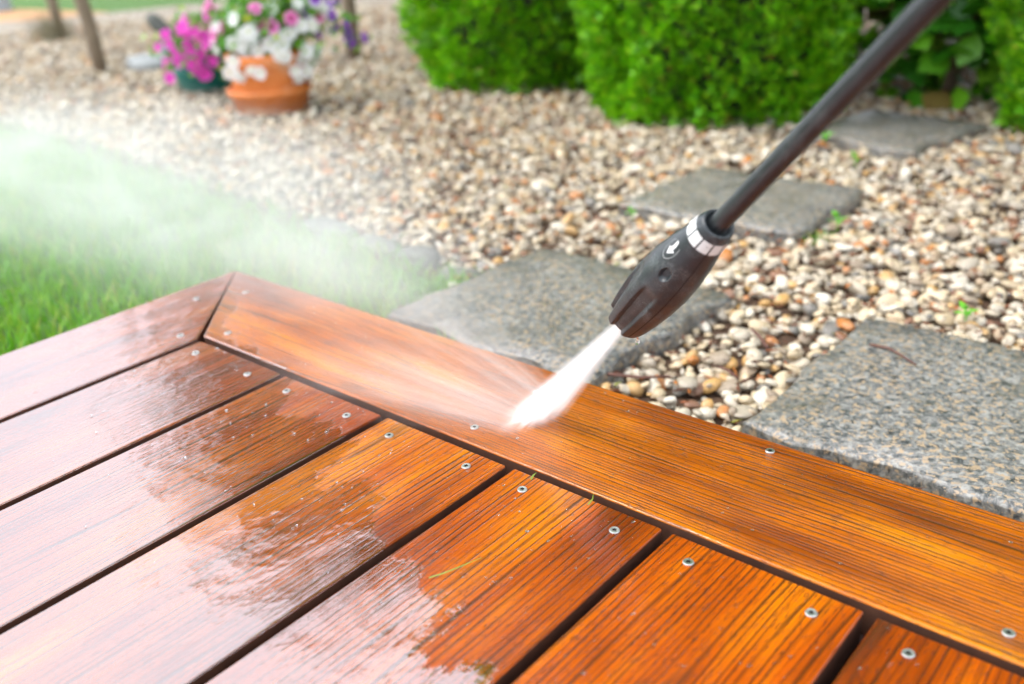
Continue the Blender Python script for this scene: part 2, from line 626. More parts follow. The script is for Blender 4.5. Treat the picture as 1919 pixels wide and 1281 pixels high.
SLABS = [  # x0, x1, y0, y1, top, rotation, label
    (0.517, 0.845, 0.280, 0.603, -0.070, 0.0, 'large speckled granite stepping stone beside the deck, nearest the camera'),
    (-0.002, 0.332, 0.272, 0.590, -0.072, -0.05, 'grey granite stepping stone behind the spray nozzle, next to the lawn corner'),
    (-0.018, 0.306, 0.850, 1.135, -0.072, 0.0, 'grey stepping stone in the gravel behind the lance tube, third from the deck'),
    (0.030, 0.310, 1.455, 1.760, -0.074, -0.20, 'dark weathered stepping stone lying in shade under the leafy shrub')]
SLAB_BOX = []
for i, (x0, x1, y0, y1, zt, rz, lab) in enumerate(SLABS):
    me = slab_mesh('stepping_stone', x1 - x0, y1 - y0, 0.05, i, 0.0062)
    o = link('stepping_stone', me, GRANITE, None, ((x0 + x1) / 2, (y0 + y1) / 2, zt - 0.025), (0, 0, rz))
    tag(o, lab, 'stepping stone', 'granite stepping stones in the gravel')
    SLAB_BOX.append(((x0 + x1) / 2, (y0 + y1) / 2, (x1 - x0) / 2, (y1 - y0) / 2, rz))

# ------------------------------------------------------------------ pebbles
def pebble_material():
    M = Mat('pebble')
    r = M.math('FRACT', M.math('ADD', M.island(), M.math('MULTIPLY', M.orand(), 7.31)))
    r2 = M.math('FRACT', M.math('MULTIPLY', r, 13.7))
    col = M.ramp(r, [(0.0, (0.66, 0.60, 0.50)), (0.16, (0.72, 0.68, 0.60)), (0.30, (0.60, 0.50, 0.35)), (0.42, (0.50, 0.46, 0.40)),
                     (0.53, (0.68, 0.58, 0.42)), (0.63, (0.62, 0.38, 0.14)), (0.68, (0.33, 0.27, 0.21)), (0.77, (0.44, 0.34, 0.24)),
                     (0.84, (0.55, 0.22, 0.06)), (0.88, (0.20, 0.20, 0.20)), (0.94, (0.26, 0.12, 0.07)), (0.98, (0.75, 0.73, 0.68))], 'CONSTANT')
    nz = M.noise(M.obj(), 90, 4, 0.65)
    col = M.mix(M.math('MULTIPLY', M.smooth(nz, 0.4, 0.75), 0.5), col, M.mix(r2, (0.30, 0.20, 0.11), (0.78, 0.74, 0.66)))
    grime = M.smooth(M.noise(M.pos(), 2.6, 3, 0.6), 0.46, 0.72, 0.0, 0.26)
    col = M.mix(grime, col, (0.17, 0.11, 0.07))
    col = M.mix(1.0, col, (0.78, 0.74, 0.66), 'MULTIPLY')
    M.set(Base_Color=col, Roughness=M.math('MULTIPLY_ADD', r2, 0.35, 0.25), Normal=M.bump(nz, 0.35, 0.001))
    return M.m


PEB = pebble_material()


def ico(sub):
    bm = bmesh.new()
    bmesh.ops.create_icosphere(bm, subdivisions=sub, radius=1)
    V = np.array([v.co[:] for v in bm.verts])
    F = np.array([[v.index for v in f.verts] for f in bm.faces])
    bm.free()
    return V, F


def lumpy(V, rng):
    D = V.copy()
    s = np.ones(len(V))
    for _ in range(5):
        d = rng.normal(size=3)
        d /= np.linalg.norm(d)
        s += rng.uniform(-0.14, 0.16) * np.clip(V @ d, 0, 1) ** 2
    for _ in range(2):       # a worn flat facet
        d = rng.normal(size=3)
        d /= np.linalg.norm(d)
        lim = rng.uniform(0.62, 0.85)
        h = (D * s[:, None]) @ d
        over = np.clip(h - lim, 0, None) * 0.75
        D = D * s[:, None] - over[:, None] * d
        s = np.ones(len(V))
    return D


def inside_slab(x, y, pad):
    m = np.zeros(len(x), bool)
    for cx, cy, hx, hy, rz in SLAB_BOX:
        c, s = math.cos(-rz), math.sin(-rz)
        u = (x - cx) * c - (y - cy) * s
        v = (x - cx) * s + (y - cy) * c
        m |= (np.abs(u) < hx + pad) & (np.abs(v) < hy + pad)
    return m


def lawn_y(x):
    ex, ey = zip(*LAWN_EDGE)
    return np.where(x < LAWN_EDGE[-1][0], np.interp(x, ex, ey) + 0.020, 0.157)


def make_pebbles():
    rng = np.random.default_rng(5)
    X0, X1, Y0, Y1, cell = -4.6, 1.5, 0.15, 3.5, 0.005
    nx, ny = int((X1 - X0) / cell), int((Y1 - Y0) / cell)
    H = np.zeros((nx, ny), np.float32)
    N = 135000
    x = rng.uniform(X0 + 0.03, X1 - 0.03, N)
    y = rng.uniform(Y0 + 0.02, Y1 - 0.03, N)
    r = np.clip(rng.lognormal(math.log(0.0060), 0.40, N), 0.0028, 0.0130)
    px, py, dep = project(np.stack([x, y, np.full(N, -0.085)], 1))
    ok = (y > lawn_y(x) + r) & ~inside_slab(x, y, r * 0.10) & (px > -260) & (px < 2250) & (py > -120) & (dep < 5.4)
    far = dep > 2.55
    ok &= ~(far & (rng.uniform(size=N) < 0.40))
    r = np.where(far, r * 1.12, r)
    idx = np.where(ok)[0]
    idx = idx[np.argsort(-r[idx] + rng.normal(0, 0.003, len(idx)))]
    P, SZ = [], []
    for i in idx:
        a, b, c = r[i] * rng.uniform(1.0, 1.5), r[i] * rng.uniform(0.85, 1.1), r[i] * rng.uniform(0.45, 0.80)
        cx, cyy = int((x[i] - X0) / cell), int((y[i] - Y0) / cell)
        k = max(1, int(r[i] * 0.8 / cell))
        win = H[max(cx - k, 0):cx + k + 1, max(cyy - k, 0):cyy + k + 1]
        h = float(win.mean())
        top = float(win.max())
        if h > 0.0145 or top > 0.024: continue
        z = -0.101 + h * 0.9 + c * 0.75
        if z + c > (-0.086 if (x[i] > 0.47 and x[i] < 0.9 and y[i] < 0.30) else -0.0655): continue
        P.append((x[i], y[i], z))
        SZ.append((a, b, c))
        kk = max(1, int(r[i] / cell))
        H[max(cx - kk, 0):cx + kk + 1, max(cyy - kk, 0):cyy + kk + 1] = np.maximum(
            H[max(cx - kk, 0):cx + kk + 1, max(cyy - kk, 0):cyy + kk + 1], (z + c * 0.8) + 0.101)
    P, SZ = np.array(P), np.array(SZ)
    n = len(P)
    # orientation: flat side roughly down
    yaw = rng.uniform(0, 2 * PI, n)
    ti, tj = rng.normal(0, 0.35, n), rng.normal(0, 0.35, n)
    cz, sz = np.cos(yaw), np.sin(yaw)
    Rz = np.zeros((n, 3, 3)); Rz[:, 0, 0] = cz; Rz[:, 0, 1] = -sz; Rz[:, 1, 0] = sz; Rz[:, 1, 1] = cz; Rz[:, 2, 2] = 1
    Rx = np.zeros((n, 3, 3)); Rx[:, 0, 0] = 1; Rx[:, 1, 1] = np.cos(ti); Rx[:, 1, 2] = -np.sin(ti); Rx[:, 2, 1] = np.sin(ti); Rx[:, 2, 2] = np.cos(ti)
    Ry = np.zeros((n, 3, 3)); Ry[:, 1, 1] = 1; Ry[:, 0, 0] = np.cos(tj); Ry[:, 0, 2] = np.sin(tj); Ry[:, 2, 0] = -np.sin(tj); Ry[:, 2, 2] = np.cos(tj)
    ROT = Ry @ Rx @ Rz
    px, py, dep = project(P)
    f = 1796.0
    score = SZ[:, 0] * f / dep
    edge_y = 505 + (px - 440) * 0.32          # photo: top of the border board
    vis = (px > 10) & (px < 1909) & (py > 10) & (py < edge_y - 12) & (P[:, 2] > -0.094)
    score = np.where(vis, score, 0)
    # the lower stones of a pile are mostly covered
    score *= np.where(P[:, 2] > -0.089, 1.0, 0.6)
    pick = np.argsort(-score)[:300]
    sel = np.zeros(n, bool)
    sel[pick] = True
    V2, F2 = ico(3)
    variants = []
    for k in range(14):
        variants.append(mesh_from('pebble', lumpy(V2, rng), F2))
        variants[-1].materials.append(PEB)
    for j, i in enumerate(pick):
        o = link('pebble', variants[j % 14], None, gravel_bed)
        M = ROT[i] * SZ[i][None, :]
        o.matrix_basis = Matrix([(*M[a], P[i][a]) for a in range(3)] + [(0, 0, 0, 1)])
    # the rest: one mass, finer stones near the camera
    parts_V, parts_F, base = [], [], 0
    for near, sub in ((True, 2), (False, 1)):
        TV, TF = ico(sub)
        m = ~sel & ((dep < 1.75) if near else (dep >= 1.75))
        ids = np.where(m)[0]
        for k in range(8):
            sub_ids = ids[k::8]
            if len(sub_ids) == 0: continue
            T = lumpy(TV, rng)
            V, F = scatter(T, TF, ROT[sub_ids] * SZ[sub_ids][:, None, :], P[sub_ids])
            parts_V.append(V)
            parts_F.append(F + base)
            base += len(V)
    me = mesh_from('gravel', np.concatenate(parts_V), np.concatenate(parts_F))
    o = link('gravel', me, PEB, gravel_bed)
    tag(o, kind='stuff')
    print('pebbles', n, 'tris', len(me.polygons))


make_pebbles()

ICO3 = ico(3)
EDGEST = simple('edging_rock', (0.115, 0.115, 0.10), 0.75, 0.45, 45, 0.003)
# edging stones between lawn and gravel
EDGE_LABELS = ['lightest flat edging stone touching the granite stepping stone at the lawn tip', 'dark grey lumpy edging stone near the lawn tip',
               'flat grey edging stone third from the stepping stone along the lawn', 'low grey edging stone fourth from the stepping stone along the lawn',
               'pale edging stone fifth from the stepping stone along the lawn', 'grey edging stone sixth from the stepping stone along the lawn',
               'grey edging stone seventh from the stepping stone in the mist', 'farthest grey edging stone in the mist beside the lawn']
EDGE = [(-0.055, 0.478, 0.10, 0.05), (-0.165, 0.497, 0.07, 0.05), (-0.285, 0.512, 0.13, 0.05), (-0.44, 0.527, 0.15, 0.055), (-0.61, 0.543, 0.14, 0.05),
        (-0.78, 0.558, 0.15, 0.05), (-0.97, 0.578, 0.16, 0.05), (-1.17, 0.605, 0.17, 0.05)]
for i, ((x, y, sx, sy), lab) in enumerate(zip(EDGE[:4], EDGE_LABELS)):
    Ve, Fe = ICO3
    Ve = lumpy(np.sign(Ve) * np.abs(Ve) ** 0.75, np.random.default_rng(40 + i)) * np.array([sx * 0.52, sy * 0.5, 0.020])
    o = link('edging_stone', mesh_from('edging_stone', Ve, Fe), EDGEST, None, (x, y, -0.104 if i != 1 else -0.094),
             (random.uniform(-.1, .1), random.uniform(-.1, .1), -0.12 + random.uniform(-0.2, 0.2)))
    tag(o, lab, 'edging stone', 'edging stones along the lawn')

# ------------------------------------------------------------------ grass
def grass_material():
    M = Mat('grass')
    r = M.island()
    c = M.ramp(r, [(0.0, (0.07, 0.26, 0.008)), (0.5, (0.14, 0.38, 0.012)), (0.85, (0.24, 0.44, 0.018)), (1.0, (0.42, 0.38, 0.06))])
    M.set(Base_Color=c, Roughness=0.5)
    tr = M.n('BsdfTranslucent')
    M.put(tr.inputs[0], M.mix(0.5, c, (0.2, 0.45, 0.03)))
    mx = M.n('MixShader')
    mx.inputs[0].default_value = 0.35
    M.t.links.new(M.b.outputs[0], mx.inputs[1])
    M.t.links.new(tr.outputs[0], mx.inputs[2])
    M.t.links.new(mx.outputs[0], M.out.inputs[0])
    return M.m


GRASS = grass_material()


def blade_mesh(name, x, y, z, rng, hmin=0.018, hmax=0.042, width=0.0016):
    n = len(x)
    h = rng.uniform(hmin, hmax, n)
    a = rng.uniform(0, 2 * PI, n)
    lean = rng.uniform(0.1, 0.9, n) * h
    dx, dy = np.cos(a), np.sin(a)
    sx, sy = -dy * width, dx * width
    V = np.zeros((n, 5, 3))
    for k, (t, wd) in enumerate(((0, 1), (0, -1), (0.55, 0.85), (0.55, -0.85), (1, 0))):
        V[:, k, 0] = x + sx * wd + dx * lean * t * t
        V[:, k, 1] = y + sy * wd + dy * lean * t * t
        V[:, k, 2] = z + h * t * (1 - 0.15 * t)
    F = np.array([[0, 1, 3], [0, 3, 2], [2, 3, 4]])
    FF = F[None] + (np.arange(n) * 5)[:, None, None]
    return mesh_from(name, V.reshape(-1, 3), FF.reshape(-1, 3))


def make_grass():
    rng = np.random.default_rng(3)
    N = 95000
    x = rng.uniform(-3.6, 0.0, N)
    y = rng.uniform(-1.3, 0.75, N)
    ex, ey = zip(*LAWN_EDGE)
    ok = (y < np.interp(x, ex, ey) + rng.normal(-0.002, 0.020, N)) & ((x < -0.156) | (y > 0.157))
    ok &= ~((x > -0.04) & (y < 0.40)) 
    px, py, d = project(np.stack([x, y, np.full(N, -0.09)], 1))
    ok &= (px > -350) & (d < 4.4) & (d > 0.1)
    ok &= (d < 2.2) | (rng.uniform(size=N) < 0.55)
    me = blade_mesh('grass', x[ok], y[ok], np.full(ok.sum(), -0.105), rng)
    tag(link('grass', me, GRASS), 'short bright green lawn grass beside the deck', 'grass', kind='stuff')


make_grass()


def tuft(name, loc, n, spread, h, label, group=None, cat='weed'):
    rng = np.random.default_rng(abs(hash(label)) % 1000 + n)
    rng = np.random.default_rng(len(label) * 13 + n)
    me = blade_mesh(name, rng.normal(0, spread, n), rng.normal(0, spread, n), np.zeros(n), rng, h * 0.5, h, 0.0018)
    o = link(name, me, GRASS, None, loc)
    tag(o, label, cat, group)


tuft('grass_tuft', (0.118, 0.262, -0.105), 60, 0.014, 0.05, 'small tuft of grass sprouting at the border board below the wet stepping stone', 'weeds')
tuft('grass_tuft', (0.20, 0.245, -0.108), 40, 0.02, 0.03, 'low mossy grass tuft in the crack under the nozzle-side stepping stone', 'weeds')
tuft('grass_tuft', (-0.02, 0.432, -0.105), 260, 0.020, 0.038, 'yellowish grass tuft at the pointed tip of the lawn', 'weeds')
tuft('grass_tuft', (0.02, 0.47, -0.100), 90, 0.022, 0.03, 'thin grass fringe along the far-left side of the wet stepping stone', 'weeds')
tuft('moss_clump', (0.312, 0.897, -0.098), 90, 0.016, 0.018, 'dark green moss clump beside the third stepping stone', 'weeds')


def make_debris():
    rng = np.random.default_rng(61)
    N = 10000
    x, y = rng.uniform(-1.2, 1.2, N), rng.uniform(0.16, 1.9, N)
    px, py, d = project(np.stack([x, y, np.full(N, -0.09)], 1))
    ok = (y > lawn_y(x)) & ~inside_slab(x, y, 0.004) & (px > -100) & (px < 2100) & (py > -60)
    ok &= rng.uniform(size=N) < np.clip(0.35 + 0.5 * np.sin(3 * x + 1.3) * np.sin(4 * y) + 0.25 * (x > 0), 0.1, 1)
    x, y = x[ok], y[ok]
    n = len(x)
    T = np.array([(-1, -0.13, 0), (-0.3, 0.16, 0.05), (0.5, -0.2, 0.1), (1, 0.05, 0), (-0.4, -0.1, -0.14), (0.6, 0.1, -0.14)])
    TF = np.array([(0, 1, 2), (1, 3, 2), (0, 2, 4), (2, 3, 5), (2, 5, 4), (0, 4, 1), (1, 4, 5), (1, 5, 3)])
    a = rng.uniform(0, 2 * PI, n)
    L = rng.uniform(0.003, 0.011, n)
    tz = rng.normal(0, 0.25, n)
    M = np.zeros((n, 3, 3))
    M[:, 0, 0] = np.cos(a) * L; M[:, 1, 0] = np.sin(a) * L; M[:, 2, 0] = tz * L
    wd = L * rng.uniform(0.5, 1.6, n)
    M[:, 0, 1] = -np.sin(a) * wd; M[:, 1, 1] = np.cos(a) * wd
    M[:, 2, 2] = L * 1.2
    V, F = scatter(T, TF, M, np.stack([x, y, rng.uniform(-0.090, -0.074, n)], 1))
    Mt = Mat('bark_crumb')
    Mt.set(Base_Color=Mt.ramp(Mt.island(), [(0.0, (0.05, 0.022, 0.012)), (0.4, (0.12, 0.04, 0.018)), (0.75, (0.28, 0.08, 0.02)), (0.92, (0.45, 0.15, 0.02)), (1.0, (0.16, 0.22, 0.03))]), Roughness=0.7)
    link('bark_crumbs', mesh_from('bark_crumbs', V, F, False), Mt.m, gravel_bed)['kind'] = 'stuff'


make_debris()

# ------------------------------------------------------------------ foliage helpers
def leaf_material(name, stops, trans=0.3, rough=0.45):
    M = Mat(name)
    c = M.ramp(M.island(), stops)
    M.set(Base_Color=c, Roughness=rough)
    tr = M.n('BsdfTranslucent')
    M.put(tr.inputs[0], c)
    mx = M.n('MixShader')
    mx.inputs[0].default_value = trans
    M.t.links.new(M.b.outputs[0], mx.inputs[1])
    M.t.links.new(tr.outputs[0], mx.inputs[2])
    M.t.links.new(mx.outputs[0], M.out.inputs[0])
    return M.m


THUJA = leaf_material('thuja_leaf', [(0.0, (0.04, 0.21, 0.003)), (0.35, (0.12, 0.42, 0.004)), (0.8, (0.24, 0.58, 0.006)), (0.975, (0.36, 0.64, 0.010)), (0.99, (0.34, 0.16, 0.03))], 0.42)
BROAD = leaf_material('broad_leaf', [(0.0, (0.02, 0.12, 0.004)), (0.45, (0.045, 0.22, 0.006)), (0.85, (0.17, 0.44, 0.015)), (0.93, (0.22, 0.12, 0.04)), (1.0, (0.10, 0.06, 0.03))], 0.3)
TREELEAF = leaf_material('tree_leaf', [(0.0, (0.02, 0.07, 0.008)), (0.6, (0.045, 0.13, 0.012)), (1.0, (0.09, 0.20, 0.02))], 0.25)
BARK = simple('bark', (0.16, 0.11, 0.07), 0.85, 0.4, 60, 0.004)
DARKCORE = simple('core_shade', (0.022, 0.024, 0.010), 0.95, 0.5, 80, 0.006)  # near-black colour standing in for the shade inside the shrubs


def frond_template():
    """a flat scaly spray: paired rounded lobes, tip upwards along +z, spread along x"""
    V, F = [], []
    def lobe(x, z, a, L, W):
        dx, dz = math.sin(a), math.cos(a)
        b = len(V)
        V.extend([(x, 0.0, z), (x + dx * L * 0.55 - dz * W, 0.1 * W, z + dz * L * 0.55 + dx * W),
                  (x + dx * L, 0.25 * W, z + dz * L), (x + dx * L * 0.55 + dz * W, -0.1 * W, z + dz * L * 0.55 - dx * W)])
        F.append((b, b + 1, b + 2))
        F.append((b, b + 2, b + 3))
    lobe(0, 0.35, 0, 0.65, 0.11)
    for i, z in enumerate((0.10, 0.38)):
        for s in (-1, 1):
            lobe(0, z, s * (0.85 - 0.15 * i), 0.55 - 0.12 * i, 0.11)
    return np.array(V), np.array(F)


FT = frond_template()


def bush_radius(u, prof):
    xs, ys = zip(*prof)
    return np.interp(u, xs, ys)


def thuja(loc, rad, height, n, label, seed, fsize=0.05, prof=((0, 0.80), (0.09, 0.96), (0.3, 1.0), (0.6, 0.95), (0.85, 0.6), (1.0, 0.03))):
    rng = np.random.default_rng(seed)
    root = tag(empty('thuja_shrub', loc), label, 'shrub', 'evergreen shrubs behind the gravel')
    # heights favour the lower part, which faces the garden
    n_up = n // 4                              # the crown above eye level is coarser
    low = min(0.8 / height, 0.5)
    u = np.concatenate([rng.uniform(0, low, n - n_up), rng.uniform(low * 0.9, 1, n_up)])
    a = rng.uniform(0, 2 * PI, n)
    lump = 1 + 0.06 * np.sin(3 * a + 5 * u * height + seed) + 0.06 * np.sin(9 * a - 19 * u * height) + 0.07 * np.sin(17 * a + 31 * u * height) * np.sin(23 * u * height + 5 * a)
    dep = 1 - np.abs(rng.normal(0, 0.075, n)) + rng.uniform(0, 0.03, n)
    rr = bush_radius(u, prof) * lump * dep
    P = np.stack([rr * rad[0] * np.cos(a), rr * rad[1] * np.sin(a), u * height + rng.normal(0, 0.015, n)], 1)
    P[:, 2] = np.maximum(P[:, 2], 0.005)
    out = np.stack([np.cos(a), np.sin(a), np.full(n, 0.0)], 1)
    d = out * rng.uniform(0.35, 1.1, n)[:, None] + np.array([0, 0, 1.0]) * rng.uniform(-0.15, 0.9, n)[:, None] + rng.normal(0, 0.28, (n, 3))
    d /= np.linalg.norm(d, axis=1)[:, None]
    s = rng.normal(0, 1, (n, 3))
    s -= (s * d).sum(1)[:, None] * d
    s /= np.linalg.norm(s, axis=1)[:, None]
    q = np.cross(d, s)
    size = fsize * rng.uniform(0.6, 1.25, n) * np.where(u > low * 0.95, 3.0, 1.0)
    M = np.stack([s, q, d], 2) * size[:, None, None]
    V, F = scatter(FT[0], FT[1], M, P)
    # one frond reads as one clump: weld nothing, islands are lobes
    link('foliage', mesh_from('foliage', V, F, False), THUJA, root)
    # closed dark core: blocks see-through, inner shade put into its colour
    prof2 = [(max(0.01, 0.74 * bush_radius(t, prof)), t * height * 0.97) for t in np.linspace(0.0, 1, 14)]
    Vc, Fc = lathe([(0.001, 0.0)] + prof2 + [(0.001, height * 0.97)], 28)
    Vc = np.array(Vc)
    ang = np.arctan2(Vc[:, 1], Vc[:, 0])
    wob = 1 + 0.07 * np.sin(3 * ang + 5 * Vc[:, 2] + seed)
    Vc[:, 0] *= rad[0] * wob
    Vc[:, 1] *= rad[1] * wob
    link('dark_core', mesh_from('dark_core', Vc, Fc), DARKCORE, root)
    Vt, Ft = tube([(0, 0, -0.03), (0.01, 0, height * 0.4), (0, 0.01, height * 0.9)], [0.035, 0.028, 0.006])
    link('trunk', mesh_from('trunk', Vt, Ft), BARK, root)
    return root


GZ = -0.10
thuja((-1.05, 1.93, GZ), (0.42, 0.38), 3.3, 27000, 'dense green evergreen shrub behind the gravel, the one nearest the flower pots', 1, 0.032)
thuja((-0.325, 1.765, GZ), (0.33, 0.38), 3.5, 30000, 'large bright green evergreen shrub in the middle, closest to the stepping stones', 2, 0.030)
thuja((0.60, 1.96, GZ), (0.30, 0.36), 3.0, 20000, 'light green evergreen shrub cut off by the edge of the picture, beyond the lance', 3, 0.032)


def broad_shrub(loc, rad, height, n, label, seed, size):
    rng = np.random.default_rng(seed)
    root = tag(empty('leafy_shrub', loc), label, 'shrub')
    T = np.array([(0, 0, 0), (-0.32, 0.04, 0.28), (-0.40, 0.03, 0.55), (0, -0.05, 0.5), (0, 0.05, 1.0), (0.40, 0.03, 0.55), (0.32, 0.04, 0.28)])
    TF = np.array([(0, 3, 1), (1, 3, 2), (2, 3, 4), (3, 5, 4), (3, 6, 5), (0, 6, 3)])
    P = rng.normal(0, 1, (n, 3))
    P /= np.linalg.norm(P, axis=1)[:, None]
    P *= rng.uniform(0.55, 1.0, n)[:, None] ** 0.6
    P = P * np.array([rad[0], rad[1], height / 2]) + np.array([0, 0, height / 2])
    P[:, 2] = np.maximum(P[:, 2], 0.02)
    d = rng.normal(0, 0.5, (n, 3)) + np.array([0, -0.5, -0.1])
    d /= np.linalg.norm(d, axis=1)[:, None]
    nr = rng.normal(0, 0.5, (n, 3)) + np.array([0.1, -0.5, 0.8])
    s = np.cross(d, nr)
    s /= np.linalg.norm(s, axis=1)[:, None]
    q = np.cross(d, s)
    M = np.stack([s, q, d], 2) * (size * rng.uniform(0.6, 1.3, n))[:, None, None]
    V, F = scatter(T, TF, M, P)
    link('foliage', mesh_from('foliage', V, F), BROAD, root)
    for k in range(9):
        a = rng.uniform(0, 2 * PI)
        e = (rad[0] * 0.8 * math.cos(a), rad[1] * 0.8 * math.sin(a), height * rng.uniform(0.5, 0.9))
        Vt, Ft = tube([(0.03 * math.cos(a), 0.03 * math.sin(a), -0.02), (e[0] * 0.4, e[1] * 0.4, e[2] * 0.55), e], [0.009, 0.007, 0.003], 6)
        link('stem', mesh_from('stem', Vt, Ft), BARK, root)


broad_shrub((0.13, 2.02, GZ), (0.30, 0.22), 1.1, 1000, 'dark leafy shrub with broad pointed leaves between two evergreen shrubs', 8, 0.075)
broad_shrub((0.42, 2.75, GZ), (0.75, 0.35), 2.4, 2200, 'shaded broad-leaved bush filling the gap behind the evergreens', 9, 0.09)
broad_shrub((-0.55, 2.75, GZ), (0.55, 0.30), 2.2, 1600, 'shaded broad-leaved bush behind the two larger evergreen shrubs', 10, 0.09)
broad_shrub((1.25, 2.45, GZ), (0.45, 0.40), 2.2, 1300, 'broad-leaved bush beyond the picture edge beside the light evergreen', 12, 0.085)


def tree(loc, height, crown, n, label, seed, leaf=0.11):
    rng = np.random.default_rng(seed)
    root = tag(empty('garden_tree', loc), label, 'tree', 'trees beyond the shrubs')
    Vt, Ft = tube([(0, 0, -0.1), (0.05, 0, height * 0.3), (0, 0.08, height * 0.6), (0.05, 0, height * 0.9)], [0.16, 0.12, 0.08, 0.02], 12)
    link('trunk', mesh_from('trunk', Vt, Ft), BARK, root)
    cen = []
    for k in range(26):
        d = rng.normal(0, 1, 3)
        d /= np.linalg.norm(d)
        c = np.array([0, 0, height * 0.62]) + d * np.array([crown, crown, height * 0.34]) * rng.uniform(0.35, 0.9)
        cen.append(c)
        if k < 12:
            b = np.array([0, 0, c[2] * 0.6])
            Vb, Fb = tube([tuple(b), tuple((b + c) / 2 + np.array([0, 0, 0.1])), tuple(c)], [0.05, 0.035, 0.012], 7)
            link('limb', mesh_from('limb', Vb, Fb), BARK, root)
    cen = np.array(cen)
    P = cen[rng.integers(0, len(cen), n)] + rng.normal(0, 0.19 * crown + 0.1, (n, 3))
    T = np.array([(0, 0, 0), (-0.3, 0, 0.45), (0, 0.06, 1.0), (0.3, 0, 0.45)])
    TF = np.array([(0, 3, 1), (1, 3, 2)])
    M = rand_rot(n, rng) * (leaf * rng.uniform(0.6, 1.3, n))[:, None, None]
    V, F = scatter(T, TF, M, P)
    link('crown', mesh_from('crown', V, F, False), TREELEAF, root)


tree((-2.3, 6.4, GZ), 7.5, 2.3, 26000, 'tall garden tree beyond the evergreen shrubs, mirrored in the wet deck', 21, 0.17)
tree((0.9, 5.6, GZ), 7.5, 2.2, 24000, 'broad garden tree behind the leafy shrubs on the lance side', 22, 0.17)
tree((-5.3, 4.9, GZ), 5.6, 1.9, 20000, 'rounded garden tree far behind the posts beyond the gravel', 24, 0.17)
tree((4.0, 4.0, GZ), 7.0, 2.2, 20000, 'garden tree standing out of view past the light evergreen shrub', 23, 0.17)

# ------------------------------------------------------------------ pots with flowers
def terracotta():
    M = Mat('terracotta')
    v = M.obj()
    a = M.noise(v, 9, 4, 0.6, 0.3)
    b = M.noise(v, 60, 4, 0.6)
    x, y, z = sep(M, v)
    c = M.mix(a, (0.50, 0.13, 0.022), (0.66, 0.20, 0.04))
    c = M.mix(M.math('MULTIPLY', M.smooth(M.noise(comb(M, M.math('MULTIPLY', x, 7.0), M.math('MULTIPLY', y, 7.0), M.math('MULTIPLY', z, 22.0)), 1.0, 3, 0.6), 0.52, 0.68), 0.65), c, (0.74, 0.46, 0.28))
    M.set(Base_Color=c, Roughness=0.6, Normal=M.bump(b, 0.3, 0.001))
    return M.m


TERRA = terracotta()
POTSOIL = simple('potting_soil', (0.03, 0.018, 0.010), 0.9, 0.5, 90, 0.004)
GPLAST = simple('green_plastic', (0.004, 0.13, 0.105), 0.35, 0.12, 20)
PX, PY = -1.42, 1.16
saucer = link('plant_saucer', mesh_from('plant_saucer', *lathe([(0.001, 0), (0.095, 0), (0.100, 0.004), (0.106, 0.040), (0.107, 0.046), (0.114, 0.047), (0.117, 0.050), (0.118, 0.062), (0.116, 0.066), (0.111, 0.066), (0.109, 0.062), (0.104, 0.014), (0.001, 0.012)], 64)), TERRA, None, (PX, PY, -0.09))
tag(saucer, 'orange terracotta saucer with a thick rim under the flower pot', 'saucer')
pot = tag(empty('flower_pot', (PX, PY, -0.077)), 'orange terracotta flower pot standing in a deep saucer', 'flower pot')
pb = link('pot_body', mesh_from('pot_body', *lathe([(0.001, 0), (0.088, 0), (0.093, 0.004), (0.099, 0.06), (0.1025, 0.10), (0.1030, 0.108), (0.096, 0.108), (0.092, 0.09), (0.087, 0.02), (0.001, 0.014)], 64)), TERRA, pot)
link('pot_rim', mesh_from('pot_rim', *lathe([(0.0955, 0.1085), (0.1045, 0.1085), (0.1062, 0.111), (0.1080, 0.142), (0.106, 0.146), (0.101, 0.146), (0.098, 0.142), (0.0955, 0.1085)], 64)), TERRA, pot)
link('potting_soil', mesh_from('potting_soil', *lathe([(0.001, 0.132), (0.05, 0.131), (0.0982, 0.128)], 40)), POTSOIL, pot)
GX, GY = -1.925, 1.295
gpot = tag(empty('plastic_pot', (GX, GY, -0.088)), 'dark teal green plastic pot half hidden behind the terracotta pot', 'flower pot')
link('pot_body', mesh_from('pot_body', *lathe([(0.001, 0), (0.080, 0), (0.086, 0.005), (0.108, 0.105), (0.104, 0.105), (0.083, 0.012), (0.001, 0.008)], 64)), GPLAST, gpot)
link('pot_rim', mesh_from('pot_rim', *lathe([(0.1045, 0.1055), (0.110, 0.1055), (0.114, 0.109), (0.115, 0.122), (0.112, 0.125), (0.1075, 0.122), (0.1045, 0.1055)], 64)), GPLAST, gpot)
link('potting_soil', mesh_from('potting_soil', *lathe([(0.001, 0.110), (0.106, 0.108)], 40)), POTSOIL, gpot)

